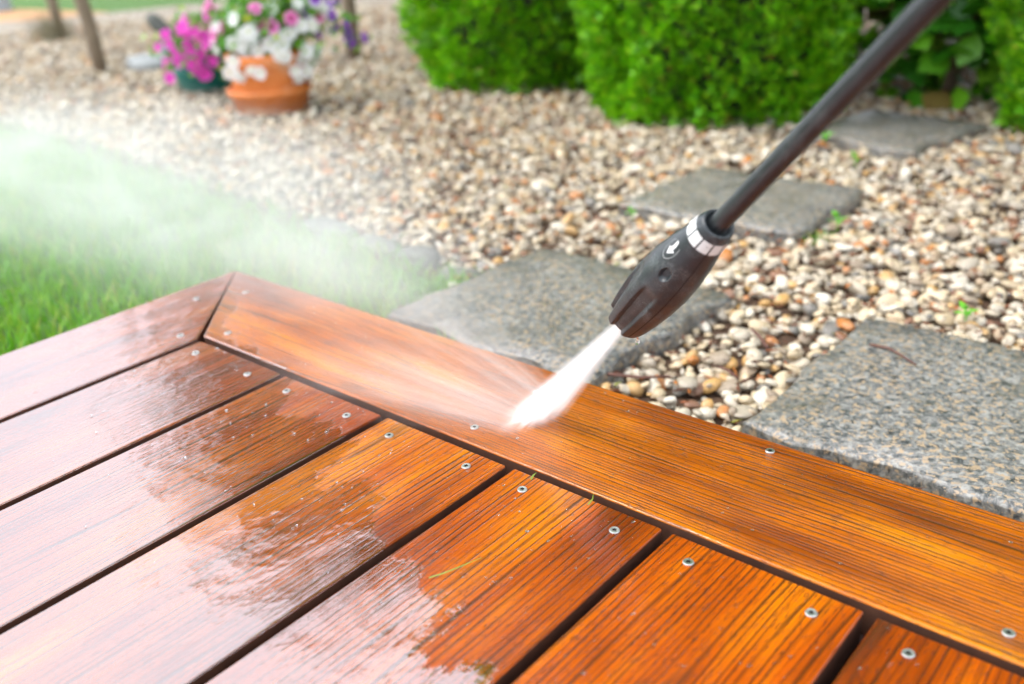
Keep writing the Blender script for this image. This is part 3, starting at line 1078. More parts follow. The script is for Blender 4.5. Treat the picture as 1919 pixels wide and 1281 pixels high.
WHITE = [(-1.586, 1.11, 0.09), (-1.465, 1.094, 0.111), (-1.435, 1.095, 0.107), (-1.395, 1.109, 0.127), (-1.392, 1.12, 0.149), (-1.379, 1.109, 0.091), (-1.348, 1.127, 0.108), (-1.317, 1.156, 0.109), (-1.415, 1.107, 0.049), (-1.499, 1.114, 0.04), (-1.327, 1.187, 0.035), (-1.294, 1.211, 0.084), (-1.3, 1.253, 0.074), (-1.301, 1.248, 0.149), (-1.529, 1.13, 0.179), (-1.399, 1.157, 0.196), (-1.339, 1.237, 0.197), (-1.33, 1.141, 0.079), (-1.31, 1.24, 0.051), (-1.338, 1.336, 0.122), (-1.566, 1.22, 0.239), (-1.406, 1.227, 0.233), (-1.4, 1.35, 0.214)]
EYED = [(-1.621, 1.143, 0.192), (-1.465, 1.12, 0.173), (-1.35, 1.148, 0.155), (-1.557, 1.122, 0.146), (-1.612, 1.123, 0.147), (-1.374, 1.135, 0.159), (-1.43, 1.14, 0.191), (-1.407, 1.13, 0.172), (-1.6, 1.188, 0.234), (-1.516, 1.24, 0.252)]
PINK = [(-1.824, 1.198, 0.142), (-1.806, 1.178, 0.125), (-1.777, 1.182, 0.118), (-1.746, 1.189, 0.107), (-1.807, 1.162, 0.11), (-1.799, 1.15, 0.092), (-1.762, 1.147, 0.065), (-1.733, 1.162, 0.062), (-1.898, 1.133, 0.028), (-1.817, 1.125, 0.032), (-1.797, 1.134, 0.058), (-1.761, 1.139, 0.027), (-1.732, 1.154, 0.018), (-1.706, 1.178, 0.038), (-1.697, 1.229, -0.01), (-1.871, 1.142, 0.087), (-1.959, 1.152, 0.07)]
PURPLE = [(-1.32, 1.249, 0.179), (-1.355, 1.352, 0.153), (-1.33, 1.354, 0.121), (-1.311, 1.378, 0.134), (-1.284, 1.37, 0.082), (-1.299, 1.367, 0.098), (-1.369, 1.354, 0.175), (-1.351, 1.387, 0.204)]


def petal_material(name, petal, eye, er=0.28):
    M = Mat(name)
    x, y, z = sep(M, M.obj())
    rad = M.math('SQRT', M.math('ADD', M.math('MULTIPLY', x, x), M.math('MULTIPLY', y, y)))
    vein = M.noise(M.obj(), 260, 2, 0.5)
    c = M.mix(M.smooth(rad, 0.020 * er * 0.7, 0.020 * er * 1.5), eye, petal)
    c = M.mix(M.math('MULTIPLY', vein, 0.2), c, tuple(v * 0.75 for v in petal))
    M.set(Base_Color=c, Roughness=0.55)
    tr = M.n('BsdfTranslucent')
    M.put(tr.inputs[0], c)
    mx = M.n('MixShader')
    mx.inputs[0].default_value = 0.3
    M.t.links.new(M.b.outputs[0], mx.inputs[1])
    M.t.links.new(tr.outputs[0], mx.inputs[2])
    M.t.links.new(mx.outputs[0], M.out.inputs[0])
    return M.m


def flower_mesh(mat):
    n, V, F = 30, [(0, 0, -0.014)], []
    for t in (0.16, 0.45, 0.8, 1.0):
        for k in range(n):
            a = 2 * PI * k / n
            lob = 1 - 0.16 * (1 - abs(math.cos(2.5 * a))) ** 1.5 if t > 0.4 else 1
            r = 0.020 * t * lob
            z = -0.014 * (1 - t) ** 1.6 - 0.004 * max(0, t - 0.7) * 3 + 0.0012 * math.sin(5 * a + 1) * t
            V.append((r * math.cos(a), r * math.sin(a), z))
    for k in range(n):
        F.append((0, 1 + k, 1 + (k + 1) % n))
    for j in range(3):
        for k in range(n):
            l = (k + 1) % n
            F.append((1 + j * n + k, 1 + (j + 1) * n + k, 1 + (j + 1) * n + l, 1 + j * n + l))
    me = mesh_from('flower', V, F)
    me.materials.append(mat)
    return me


FW = flower_mesh(petal_material('white_petal', (0.80, 0.80, 0.78), (0.55, 0.62, 0.22), 0.2))
FE = flower_mesh(petal_material('pink_eyed_petal', (0.82, 0.22, 0.55), (0.34, 0.005, 0.07), 0.38))
FP = flower_mesh(petal_material('pink_petal', (0.80, 0.07, 0.55), (0.55, 0.03, 0.30), 0.25))
FU = flower_mesh(petal_material('purple_petal', (0.30, 0.10, 0.55), (0.12, 0.02, 0.25), 0.25))
PLEAF = leaf_material('petunia_leaf', [(0.0, (0.05, 0.22, 0.015)), (0.6, (0.10, 0.32, 0.02)), (0.9, (0.22, 0.42, 0.03)), (1.0, (0.45, 0.48, 0.04))], 0.3)


def petunia(loc, center, rad, sets, label, seed, nleaf):
    rng = np.random.default_rng(seed)
    root = tag(empty('petunia_plant', loc), label, 'flowering plant')
    L = np.array(loc)
    for me, pts, sc, lab in sets:
        pts = list(pts)
        near = [tuple(np.array(p) + rng.normal(0, 0.024, 3)) for p in pts for _ in range(2) if rng.uniform() < 0.65]
        pts += near
        if me in (FW, FE, FP):                 # blooms on the far side and the crown
            for _ in range(9):
                d = rng.normal(0, 1, 3)
                d[2] = abs(d[2])
                d /= np.linalg.norm(d)
                pts.append(tuple(np.array(center) + d * np.array(rad) * 1.15))
        for p in pts:
            p = np.array(p, float)
            lim, rmin = (0.088, 0.121) if loc[0] > -1.6 else (0.055, 0.136)
            axis = np.array(loc[:2])
            off = p[:2] - axis
            rr = np.linalg.norm(off)
            if p[2] < lim and rr < rmin:       # hang outside the pot wall
                toc = (CAM[:2] - axis) / np.linalg.norm(CAM[:2] - axis)
                along = off @ np.array([-toc[1], toc[0]])
                along = np.clip(along, -rmin * 0.95, rmin * 0.95)
                p[:2] = axis + np.array([-toc[1], toc[0]]) * along + toc * math.sqrt(rmin ** 2 - along ** 2)
            d = np.array(p) - np.array(center)
            d /= np.linalg.norm(d) + 1e-6
            tocam = (CAM - np.array(p)); tocam /= np.linalg.norm(tocam)
            d = d * 0.7 + tocam * 0.55 + np.array([0, 0, 0.15]) + rng.normal(0, 0.22, 3)
            o = link('flower', me, None, root, tuple(np.array(p) - L + tocam * 0.012 - np.array([0, 0, 0.014])))
            q = Vector(d).to_track_quat('Z', 'Y')
            o.rotation_euler = q.to_euler()
            s = sc * rng.uniform(0.85, 1.15)
            o.scale = (s, s, s)
    every = np.array([p for _, pts, _, _ in sets for p in pts])
    P = rng.normal(0, 1, (nleaf, 3))
    P /= np.linalg.norm(P, axis=1)[:, None]
    P *= rng.uniform(0.35, 1.0, nleaf)[:, None] ** 0.5
    P = P * np.array(rad) + np.array(center) - L
    away = every - CAM
    away /= np.linalg.norm(away, axis=1)[:, None]
    P = np.concatenate([P] + [every - L + away * 0.012 + rng.normal(0, 0.016, every.shape) for _ in range(9)])
    ok = (P[:, 2] > 0.0) | (np.hypot(P[:, 0], P[:, 1]) > 0.108)
    P = P[ok]
    n = len(P)
    T = np.array([(0, 0, 0), (-0.28, 0.03, 0.45), (0, -0.03, 0.45), (0, 0.1, 1.0), (0.28, 0.03, 0.45)])
    TF = np.array([(0, 2, 1), (1, 2, 3), (2, 4, 3), (0, 4, 2)])
    M = rand_rot(n, rng) * (0.030 * rng.uniform(0.6, 1.2, n))[:, None, None]
    V, F = scatter(T, TF, M, P)
    link('foliage', mesh_from('foliage', V, F), PLEAF, root)
    for k in range(14):
        e = P[rng.integers(0, n)]
        Vt, Ft = tube([(0, 0, 0), tuple(e * 0.5 + np.array([0, 0, 0.03])), tuple(e)], [0.003, 0.0025, 0.0015], 5)
        link('stem', mesh_from('stem', Vt, Ft), PLEAF, root)


petunia((PX, PY, 0.052), (-1.44, 1.215, 0.15), (0.125, 0.125, 0.085), [(FW, WHITE, 0.95, 0), (FE, EYED, 0.95, 0), (FU, PURPLE, 0.80, 0)],
        'white, pink and purple petunias spilling over the terracotta pot', 4, 1300)
petunia((GX, GY, 0.020), (-1.86, 1.26, 0.075), (0.115, 0.105, 0.07), [(FP, PINK, 0.82, 0)],
        'bright pink petunias hanging over the teal green pot', 6, 500)

gpot.scale = (1.12, 1.12, 1.12)
# ------------------------------------------------------------------ posts, stump, boulder, far block
POSTW = simple('weathered_post', (0.20, 0.15, 0.10), 0.85, 0.35, 35, 0.003)
def post(loc, top, r, h, label, n=14):
    root = tag(empty('wooden_post', loc), label, 'post', 'wooden posts in the gravel')
    pts = [(0, 0, -0.05)] + [(top[0] * t + 0.004 * math.sin(9 * t), top[1] * t + 0.004 * math.cos(7 * t), h * t) for t in (0.15, 0.4, 0.7, 1.0)]
    V, F = tube(pts, [r * 1.05, r, r * 0.98, r * 0.95, r * 0.92], n)
    link('shaft', mesh_from('shaft', V, F), POSTW, root)
    V, F = tube([(top[0], top[1], h), (top[0], top[1], h + 0.006), (top[0], top[1], h + 0.009)], [r * 0.92, r * 0.88, r * 0.5], n)
    link('end_grain', mesh_from('end_grain', V, F), POSTW, root)


post((-2.684, 1.326, -0.11), (-0.06, -0.04), 0.026, 1.1, 'slim brown wooden post rising from the gravel, nearest the lawn')
post((-1.945, 1.933, -0.11), (0.0, 0.0), 0.026, 1.1, 'slim brown wooden post behind the potted petunias')
post((-3.936, 1.80, -0.11), (-0.08, 0.0), 0.026, 1.1, 'faint far wooden post with a wispy plant at its foot')
GRASS, GRASS_KEEP = simple('dry_straw', (0.22, 0.20, 0.12), 0.8, 0.3, 40), GRASS
tuft('wispy_plant', (-3.93, 1.76, -0.10), 160, 0.05, 0.20, 'wispy dry plant around the foot of the far post', None, 'plant')
GRASS = GRASS_KEEP
V, F = tube([(0.05, 0.02, -0.06), (0.02, 0.0, 0.02), (-0.05, -0.03, 0.10), (-0.075, -0.04, 0.125)], [0.036, 0.035, 0.033, 0.024], 14)
tag(link('leaning_stub', mesh_from('leaning_stub', V, F), simple('dark_stub', (0.06, 0.065, 0.055), 0.7, 0.3, 30), None, (-3.05, 1.86, -0.09)),
    'short dark grey stub leaning in the gravel above the pale boulder', 'stub')
Vb, Fb = ico(3)
Vb = lumpy(Vb, np.random.default_rng(77)) * np.array([0.13, 0.085, 0.042])
tag(link('boulder', mesh_from('boulder', Vb, Fb), simple('pale_stone', (0.27, 0.285, 0.28), 0.6, 0.15, 12, 0.003), None, (-2.53, 1.45, -0.075), (0, 0, 0.5)),
    'smooth pale grey flat boulder lying behind the teal pot', 'boulder')
tag(link('stone_block', slab_mesh('stone_block', 0.16, 0.16, 0.22, 55, 0.006), simple('bluish_stone', (0.36, 0.42, 0.46), 0.7, 0.15, 10, 0.003), None, (-6.35, 2.55, -0.01)),
    'bluish grey stone block far off in the picture corner', 'block')

# ------------------------------------------------------------------ pressure washer lance
LA = Vector((0.61987, 0.01658, 0.23090))           # where the tube enters the nozzle head
LD = Vector((-0.654604, 0.244800, -0.715239)).normalized()
NL = 0.138
mid = LA + LD * NL * 0.5
nrm = Vector(CAM) - mid
nrm = (nrm - LD * nrm.dot(LD)).normalized()
lat = LD.cross(nrm)
lance = tag(empty('spray_lance', LA), 'black pressure washer lance with fluted nozzle head pointing at the deck', 'spray lance')
lance.matrix_world = Matrix(((nrm.x, lat.x, LD.x, LA.x), (nrm.y, lat.y, LD.y, LA.y), (nrm.z, lat.z, LD.z, LA.z), (0, 0, 0, 1)))


def plastic(name, col, dust=0.4):
    M = Mat(name)
    v = M.obj()
    a = M.noise(v, 900, 3, 0.7)
    b = M.noise(v, 60, 4, 0.6)
    c = M.mix(M.math('MULTIPLY', M.smooth(M.math('MULTIPLY', a, b), 0.24, 0.42), dust), col, (0.20, 0.22, 0.22))
    M.set(Base_Color=c, Roughness=M.math('MULTIPLY_ADD', b, 0.25, 0.24), Normal=M.bump(a, 0.25, 0.0003))
    return M.m


BLACKP = plastic('black_plastic', (0.018, 0.0225, 0.0255), 0.38)
TUBEP = plastic('tube_plastic', (0.013, 0.0155, 0.0175), 0.2)
DEEP = simple('nozzle_dark', (0.006, 0.006, 0.006), 0.6)
BRASS = simple('brass', (0.50, 0.25, 0.06), 0.3, 0.2, 200, 0, 0.5, 1.0)
PRINT = simple('white_print', (0.62, 0.63, 0.62), 0.55, 0.06, 300)
GREYP = simple('grey_print', (0.30, 0.31, 0.31), 0.55, 0.1, 300)

PROF_U = [0.0, 0.02, 0.035, 0.12, 0.125, 0.25, 0.40, 0.55, 0.70, 0.85, 0.95, 1.0]
PROF_R = [0.0112, 0.0121, 0.0127, 0.0141, 0.0141, 0.0172, 0.0200, 0.0213, 0.0210, 0.0194, 0.0178, 0.0166]


def nz_r(u, th):
    r = float(np.interp(u, PROF_U, PROF_R))
    # six finger flutes opening at the front end
    per = 2 * PI / 6
    a = ((th - 0.05 + per / 2) % per) - per / 2
    x = abs(a) / (per / 2)
    g = 1 - min(1, max(0, (x - 0.46) / 0.22))
    g = g * g * (3 - 2 * g)
    s = min(1, max(0, (u - 0.47) / 0.10 - 0.55 * x * x))
    s = s * s * (3 - 2 * s)
    if -1.5 < th < -0.5: g = 0
    r -= 0.0036 * g * s * min(1, 0.55 + 1.3 * (u - 0.45))
    # round dimple on the ridge
    da = (th - 0.13) * 0.0195
    du = (u - 0.355) * NL
    q = math.sqrt((da / 0.0036) ** 2 + (du / 0.0056) ** 2)
    if q < 1.25:
        k = min(1, max(0, (1.25 - q) / 0.45))
        r -= 0.0030 * k * k * (3 - 2 * k)
    # parting line
    dl = abs(th + 0.62)
    if dl < 0.022 and u > 0.10: r -= 0.0011
    return r


def nozzle_mesh():
    us = list(np.linspace(0, 0.29, 24)) + list(np.linspace(0.295, 0.42, 28)) + list(np.linspace(0.43, 1.0, 62))
    th = sorted(set(list(np.linspace(-PI, PI, 200, endpoint=False)) + [-0.645, -0.640, -0.630, -0.62, -0.61, -0.600, -0.595] + list(np.linspace(-0.12, 0.38, 34))))
    n = len(th)
    V, F = [], []
    for u in us:
        for t in th:
            r = nz_r(u, t)
            V.append((r * math.cos(t), r * math.sin(t), u * NL))
    m = len(us)
    for i in range(m - 1):
        for k in range(n):
            l = (k + 1) % n
            F.append((i * n + k, i * n + l, (i + 1) * n + l, (i + 1) * n + k))
    # front lip and throat
    def ring(fr, z):
        b = len(V)
        for t in th:
            rr = nz_r(1.0, t) * fr
            V.append((rr * math.cos(t), rr * math.sin(t), z))
        return b
    prev = (m - 1) * n
    for fr, z in ((0.95, NL + 0.0010), (0.84, NL + 0.0006), (0.72, NL - 0.004), (0.62, NL - 0.016)):
        b = ring(fr, z)
        for k in range(n):
            l = (k + 1) % n
            F.append((prev + k, prev + l, b + l, b + k))
        prev = b
    # rear face round the tube
    b0 = 0
    prev = b0
    for rr, z in ((0.0104, -0.0012), (0.0088, -0.0010), (0.0084, 0.0022), (0.0066, 0.0024)):
        b = len(V)
        for t in th: V.append((rr * math.cos(t), rr * math.sin(t), z))
        for k in range(n):
            l = (k + 1) % n
            F.append((prev + l, prev + k, b + k, b + l))
        prev = b
    return mesh_from('nozzle_head', V, F)


head = link('nozzle_head', nozzle_mesh(), BLACKP, lance)
# throat: dark jaw block with two lips and a brass insert
V, F = lathe([(0.0001, NL - 0.017), (0.0118, NL - 0.017), (0.0118, NL - 0.0155), (0.0001, NL - 0.0150)], 32)
link('throat_plate', mesh_from('throat_plate', V, F, False), DEEP, head)
for sgn in (-1, 1):
    bm = bmesh.new()
    bmesh.ops.create_cube(bm, size=1)
    for v in bm.verts:
        z = NL - 0.0148 + (v.co.z + 0.5) * 0.0125
        k = 1.0 if v.co.z < 0 else 0.55
        v.co = Vector((sgn * (0.0042 + v.co.x * 0.0045 * k), v.co.y * 0.0125 * k, z))
    bmesh.ops.bevel(bm, geom=bm.edges[:], offset=0.0008, segments=2, affect='EDGES')
    link('spray_jaw', bm_mesh('spray_jaw', bm), DEEP, head)
V, F = lathe([(0.0001, NL - 0.0145), (0.0016, NL - 0.0145), (0.0016, NL - 0.003), (0.0009, NL - 0.0022), (0.0001, NL - 0.0022)], 16)
link('brass_insert', mesh_from('brass_insert', V, F), BRASS, head).location = (0.0068, -0.0050, 0)


def patch(name, us, ths, lift, mat, parent):
    V, F = [], []
    a, b = len(us), len(ths)
    for u in us:
        for t in ths:
            r = float(np.interp(u, PROF_U, PROF_R)) + lift
            V.append((r * math.cos(t), r * math.sin(t), u * NL))
    for i in range(a - 1):
        for j in range(b - 1):
            F.append((i * b + j, i * b + j + 1, (i + 1) * b + j + 1, (i + 1) * b + j))
    return link(name, mesh_from(name, V, F), mat, parent)


def polar_shape(name, pts, u0, t0, lift, mat, parent):
    """flat print: pts in millimetres (along axis, around), laid on the head"""
    V = []
    for a, c in pts:
        u = u0 + a / 1000 / NL
        r = float(np.interp(u, PROF_U, PROF_R)) + lift
        t = t0 + c / 1000 / r
        V.append((r * math.cos(t), r * math.sin(t), u * NL))
    return link(name, mesh_from(name, V, [tuple(range(len(V)))], False), mat, parent)


for t0 in (-1.88, -1.25, -0.62, 0.01, 0.64, 1.27, 1.90, 2.53):
    seg = patch('label_segment', np.linspace(0.036, 0.110, 5), np.linspace(t0 + 0.045, t0 + 0.585, 10), 0.00025, PRINT, head)
    for k in range(3):                                    # small strokes of illegible print on a segment
        if t0 in (-0.62, 0.64):
            patch('print_stroke', np.linspace(0.058 + 0.003, 0.058 + 0.007, 2), np.linspace(t0 + 0.14 + k * 0.07, t0 + 0.19 + k * 0.07, 3), 0.0004, GREYP, seg)
V, F = [], []
for u in np.linspace(0.115, 0.985, 60):
    for t in (-0.643, -0.597):
        r = nz_r(u, -0.66 if t < -0.62 else -0.58) + 0.00006
        V.append((r * math.cos(t), r * math.sin(t), u * NL))
for k in range(59): F.append((2 * k, 2 * k + 1, 2 * k + 3, 2 * k + 2))
link('parting_line', mesh_from('parting_line', V, F, False), DEEP, head)
# white arrow inside a thin oval outline
polar_shape('arrow', [(a * 1.15, c * 1.1) for a, c in ((-7.5, 1.6), (-7.0, -0.4), (-3.6, -1.4), (-1.2, -1.2), (-1.0, -3.4), (4.4, -0.2), (0.2, 3.0), (-0.2, 1.3), (-3.2, 1.0))], 0.235, 0.70, 0.00045, PRINT, head)
V, F = [], []
nn = 40
for k in range(nn):
    a = -2.2 + 4.4 * k / (nn - 1)
    for q in (1.0, 0.93):
        aa, cc = 10.2 * math.cos(a) * q, 5.4 * math.sin(a) * q
        u = 0.230 + aa / 1000 / NL
        r = float(np.interp(u, PROF_U, PROF_R)) + 0.0003
        t = 0.70 + cc / 1000 / r
        V.append((r * math.cos(t), r * math.sin(t), u * NL))
for k in range(nn - 1):
    F.append((2 * k, 2 * k + 2, 2 * k + 3, 2 * k + 1))
link('oval_outline', mesh_from('oval_outline', V, F, False), GREYP, head)
# tube with a faint mould seam
n = 40
V, F = [], []
zs = [0.004, 0.0, -0.05, -0.2, -0.4, -0.6, -0.8, -1.0]
for z in zs:
    for k in range(n):
        t = 2 * PI * k / n
        r = 0.0066 + (0.00022 if k == 1 else 0)
        V.append((r * math.cos(t), r * math.sin(t), z))
for i in range(len(zs) - 1):
    for k in range(n):
        l = (k + 1) % n
        F.append((i * n + k, (i + 1) * n + k, (i + 1) * n + l, i * n + l))
F.append(tuple(range((len(zs) - 1) * n, len(zs) * n)))
link('lance_tube', mesh_from('lance_tube', V, F), TUBEP, lance)
def head_beads():
    rng = np.random.default_rng(9)
    n = 70
    V0, F0 = ico(1)
    P, S_ = [], []
    for _ in range(n):
        u, t = rng.uniform(0.3, 0.98), rng.uniform(-1.2, 1.3)
        r = nz_r(u, t)
        P.append((r * math.cos(t), r * math.sin(t), u * NL))
        S_.append(rng.uniform(0.0002, 0.00055))
    M = np.array(S_)[:, None, None] * np.eye(3)[None]
    V, F = scatter(V0, F0, M, np.array(P))
    o = link('water_beads', mesh_from('water_beads', V, F), WATER, head)
    o['kind'] = 'stuff'


# hanging water drop under the front lip
def water_material(name='water'):
    M = Mat(name)
    M.set(Base_Color=(0.95, 0.97, 0.98), Roughness=0.02, IOR=1.33)
    M.b.inputs['Transmission Weight'].default_value = 1.0
    return M.m


WATER = water_material()
head_beads()
V, F = lathe([(0.0001, 0.0), (0.0011, 0.0006), (0.0017, 0.0020), (0.0016, 0.0032), (0.0011, 0.0046), (0.0006, 0.0060)], 20)
tip = lance.matrix_world @ Vector((0.0166 * math.cos(-1.0), 0.0166 * math.sin(-1.0), NL - 0.004))
tag(link('water_drop', mesh_from('water_drop', V, F), WATER, None, (tip.x, tip.y, tip.z - 0.0072)),
    'clear water drop hanging from the lower lip of the nozzle', 'water drop')

# ------------------------------------------------------------------ water: jet, rebounding spray, mist
def volume_material(name, build, color=(1, 1, 1), aniso=0.0):
    M = Mat(name)
    M.t.nodes.remove(M.b)
    pv = M.n('VolumePrincipled')
    pv.inputs['Color'].default_value = (*color, 1)
    pv.inputs['Anisotropy'].default_value = aniso
    M.put(pv.inputs['Density'], build(M))
    M.t.links.new(pv.outputs[0], M.out.inputs['Volume'])
    return M.m


JT = LA + LD * (NL - 0.006)
JI = Vector((0.411, 0.068, -0.004))
jd = (JI - JT)
JL = jd.length
jd.normalize()
side = Vector((0.02, 0.08, 0.0))
side = (side - jd * side.dot(jd)).normalized()
oth = jd.cross(side)
A0, A1, B0, B1 = 0.0070, 0.046, 0.0062, 0.019        # fan half widths at nozzle and deck


def jet_density(M):
    x, y, z = sep(M, M.obj())
    s = M.math('DIVIDE', z, JL)
    a = M.math('MULTIPLY_ADD', s, A1 - A0, A0)
    b = M.math('MULTIPLY_ADD', s, B1 - B0, B0)
    u, v = M.math('DIVIDE', x, a), M.math('DIVIDE', y, b)
    r = M.math('SQRT', M.math('ADD', M.math('MULTIPLY', u, u), M.math('MULTIPLY', v, v)))
    core = M.math('POWER', M.math('SUBTRACT', 1.0, r, clamp=True), 2.2)
    st = M.noise(comb(M, M.math('MULTIPLY', u, 7.0), M.math('MULTIPLY', v, 4.0), M.math('MULTIPLY', z, 9.0)), 1.0, 3, 0.65)
    st = M.smooth(st, 0.34, 0.62, 0.12, 1.35)
    fall = M.math('MULTIPLY_ADD', s, -0.45, 1.0)
    return M.math('MULTIPLY', M.math('MULTIPLY', core, st), M.math('MULTIPLY', fall, 430.0))


V, F = [], []
nn = 32
for i in range(9):
    s = i / 8
    for k in range(nn):
        t = 2 * PI * k / nn
        V.append(((A0 + (A1 - A0) * s) * math.cos(t), (B0 + (B1 - B0) * s) * math.sin(t), s * JL))
for i in range(8):
    for k in range(nn):
        l = (k + 1) % nn
        F.append((i * nn + k, i * nn + l, (i + 1) * nn + l, (i + 1) * nn + k))
F.append(tuple(reversed(range(nn))))
F.append(tuple(range(8 * nn, 9 * nn)))
jm = volume_material('jet_water', jet_density)
jet = link('water_jet', mesh_from('water_jet', V, F), jm)
jet.matrix_world = Matrix(((side.x, oth.x, jd.x, JT.x), (side.y, oth.y, jd.y, JT.y), (side.z, oth.z, jd.z, JT.z), (0, 0, 0, 1)))
tag(jet, 'white fan-shaped water jet shooting from the nozzle onto the border board', 'water jet', kind='stuff')


def splash_density(M):
    x, y, z = sep(M, M.obj())               # origin at the footprint, -x is the way the spray runs
    d = M.math('MULTIPLY', x, -1.0)
    along = M.math('SUBTRACT', 1.0, M.math('DIVIDE', d, 0.34), clamp=True)
    along = M.math('POWER', along, 2.2)
    ang = M.math('DIVIDE', y, M.math('ADD', M.math('MAXIMUM', d, 0.0), 0.10))
    st = M.noise(comb(M, M.math('MULTIPLY', ang, 30.0), M.math('MULTIPLY', d, 2.5), 0.0), 1.0, 3, 0.6)
    st = M.smooth(st, 0.42, 0.70, 0.03, 1.4)
    w = M.smooth(M.math('ABSOLUTE', ang), 0.22, 0.52, 1.0, 0.0)
    hgt = M.math('EXPONENT', M.math('MULTIPLY', z, -55.0))
    edge = M.smooth(d, -0.03, 0.02)
    q = M.math('MULTIPLY', M.math('MULTIPLY', along, st), M.math('MULTIPLY', w, hgt))
    return M.math('MULTIPLY', M.math('MULTIPLY', q, edge), 74.0)


bm = bmesh.new()
pts = [(0.03, -0.05), (0.03, 0.05), (-0.12, 0.115), (-0.34, 0.20), (-0.34, -0.20), (-0.12, -0.115)]
bot = [bm.verts.new((x, y, 0.0)) for x, y in pts]
top = [bm.verts.new((x, y, 0.012 - 0.12 * min(0, x))) for x, y in pts]
bm.faces.new(list(reversed(bot)))
bm.faces.new(top)
for k in range(6):
    l = (k + 1) % 6
    bm.faces.new((bot[k], bot[l], top[l], top[k]))
bmesh.ops.recalc_face_normals(bm, faces=bm.faces[:])
spl = link('rebound_spray', bm_mesh('rebound_spray', bm), volume_material('spray_water', splash_density))
spl.location = (0.411, 0.066, 0.0012)
spl.rotation_euler = (0, 0, R(-4))
tag(spl, 'streaks of white spray rebounding over the border board', 'spray', kind='stuff')


def mist_density(M):
    P = M.pos()
    def blob(c, r, k):
        q = M.vmath('DIVIDE', M.vmath('SUBTRACT', P, c), r)
        return M.smooth(M.vmath('LENGTH', q), 0.1, 1.0, k, 0.0)
    nz = M.noise(M.vmath('MULTIPLY', P, (2.0, 3.6, 4.6)), 1.7, 5, 0.62, 0.8)
    d = M.math('ADD', blob((-0.72, 0.31, -0.01), (1.00, 0.40, 0.195), 2.05), blob((-0.04, 0.17, 0.025), (0.44, 0.16, 0.09), 3.2))
    r = M.vmath('LENGTH', M.obj())
    d = M.math('MULTIPLY', d, M.smooth(r, 0.85, 1.0, 1.0, 0.0))
    return M.math('MULTIPLY', d, M.smooth(nz, 0.32, 0.68, 0.20, 1.5))


Vm, Fm = ico(4)
mist = link('mist', mesh_from('mist', Vm, Fm), volume_material('mist_water', mist_density))
mist.location = (-0.55, 0.28, 0.02)
mist.scale = (1.28, 0.54, 0.30)
mist.rotation_euler = (0, 0, R(-8))
tag(mist, 'soft white mist drifting over the lawn and the deck corner', 'mist', kind='stuff')

# ------------------------------------------------------------------ small things on the deck and in the gravel
def deck_drops():
    rng = np.random.default_rng(31)
    n = 520
    bx = rng.integers(0, 6, n)
    x = PITCH * bx + rng.uniform(0.012, PITCH - 0.012, n)
    y = -np.abs(rng.normal(0.09, 0.07, n)) - 0.006
    keep = (rng.uniform(size=n) < 0.9)
    x, y = x[keep], y[keep]
    n = len(x)
    m = 90                                    # some on the border board
    x = np.append(x, rng.uniform(0.42, 0.85, m))
    y = np.append(y, rng.uniform(0.012, 0.145, m))
    n = len(x)
    TV, TF = ico(2)
    TV = TV.copy()
    TV[:, 2] = np.clip(TV[:, 2], -0.2, None)
    s = np.clip(rng.lognormal(math.log(0.00050), 0.4, n), 0.00025, 0.0013)
    M = np.zeros((n, 3, 3))
    M[:, 0, 0] = s * rng.uniform(0.8, 1.4, n); M[:, 1, 1] = s * rng.uniform(0.8, 1.8, n); M[:, 2, 2] = s * 0.55
    V, F = scatter(TV, TF, M, np.stack([x, y, np.full(n, 0.0006)], 1))
    tag(link('water_beads', mesh_from('water_beads', V, F), WATER), 'tiny water beads scattered over the wet deck boards', 'water drops', kind='stuff')


deck_drops()


def splash_drops():
    rng = np.random.default_rng(77)
    n = 700
    d = np.abs(rng.normal(0, 0.10, n))
    y = 0.066 + rng.uniform(-0.045, 0.045, n) + rng.normal(0, 0.25, n) * d
    x = 0.411 - d + rng.normal(0, 0.012, n)
    z = 0.002 + np.abs(rng.normal(0, 0.18, n)) * (d + 0.03)
    TV, TF = ico(1)
    s = np.clip(rng.lognormal(math.log(0.00038), 0.4, n), 0.0002, 0.0009)
    M = np.zeros((n, 3, 3))
    for k in range(3): M[:, k, k] = s
    V, F = scatter(TV, TF, M, np.stack([x, y, z], 1))
    tag(link('flying_droplets', mesh_from('flying_droplets', V, F), WATER), 'tiny droplets flying up around the point the jet hits', 'water drops', kind='stuff')


splash_drops()


def strip_blade(name, pts, wd, mat, label, cat, group):
    V, F = [], []
    P = [Vector(p) for p in pts]
    for i, p in enumerate(P):
        d = (P[min(i + 1, len(P) - 1)] - P[max(i - 1, 0)]).normalized()
        s = d.cross(Vector((0, 0, 1))).normalized()
        k = wd * (1 - (i / (len(P) - 1)) ** 2 * 0.9)
        V += [tuple(p + s * k), tuple(p - s * k + Vector((0, 0, 0.0003)))]
    for i in range(len(P) - 1):
        F.append((2 * i, 2 * i + 1, 2 * i + 3, 2 * i + 2))
    tag(link(name, mesh_from(name, V, F), mat), label, cat, group)


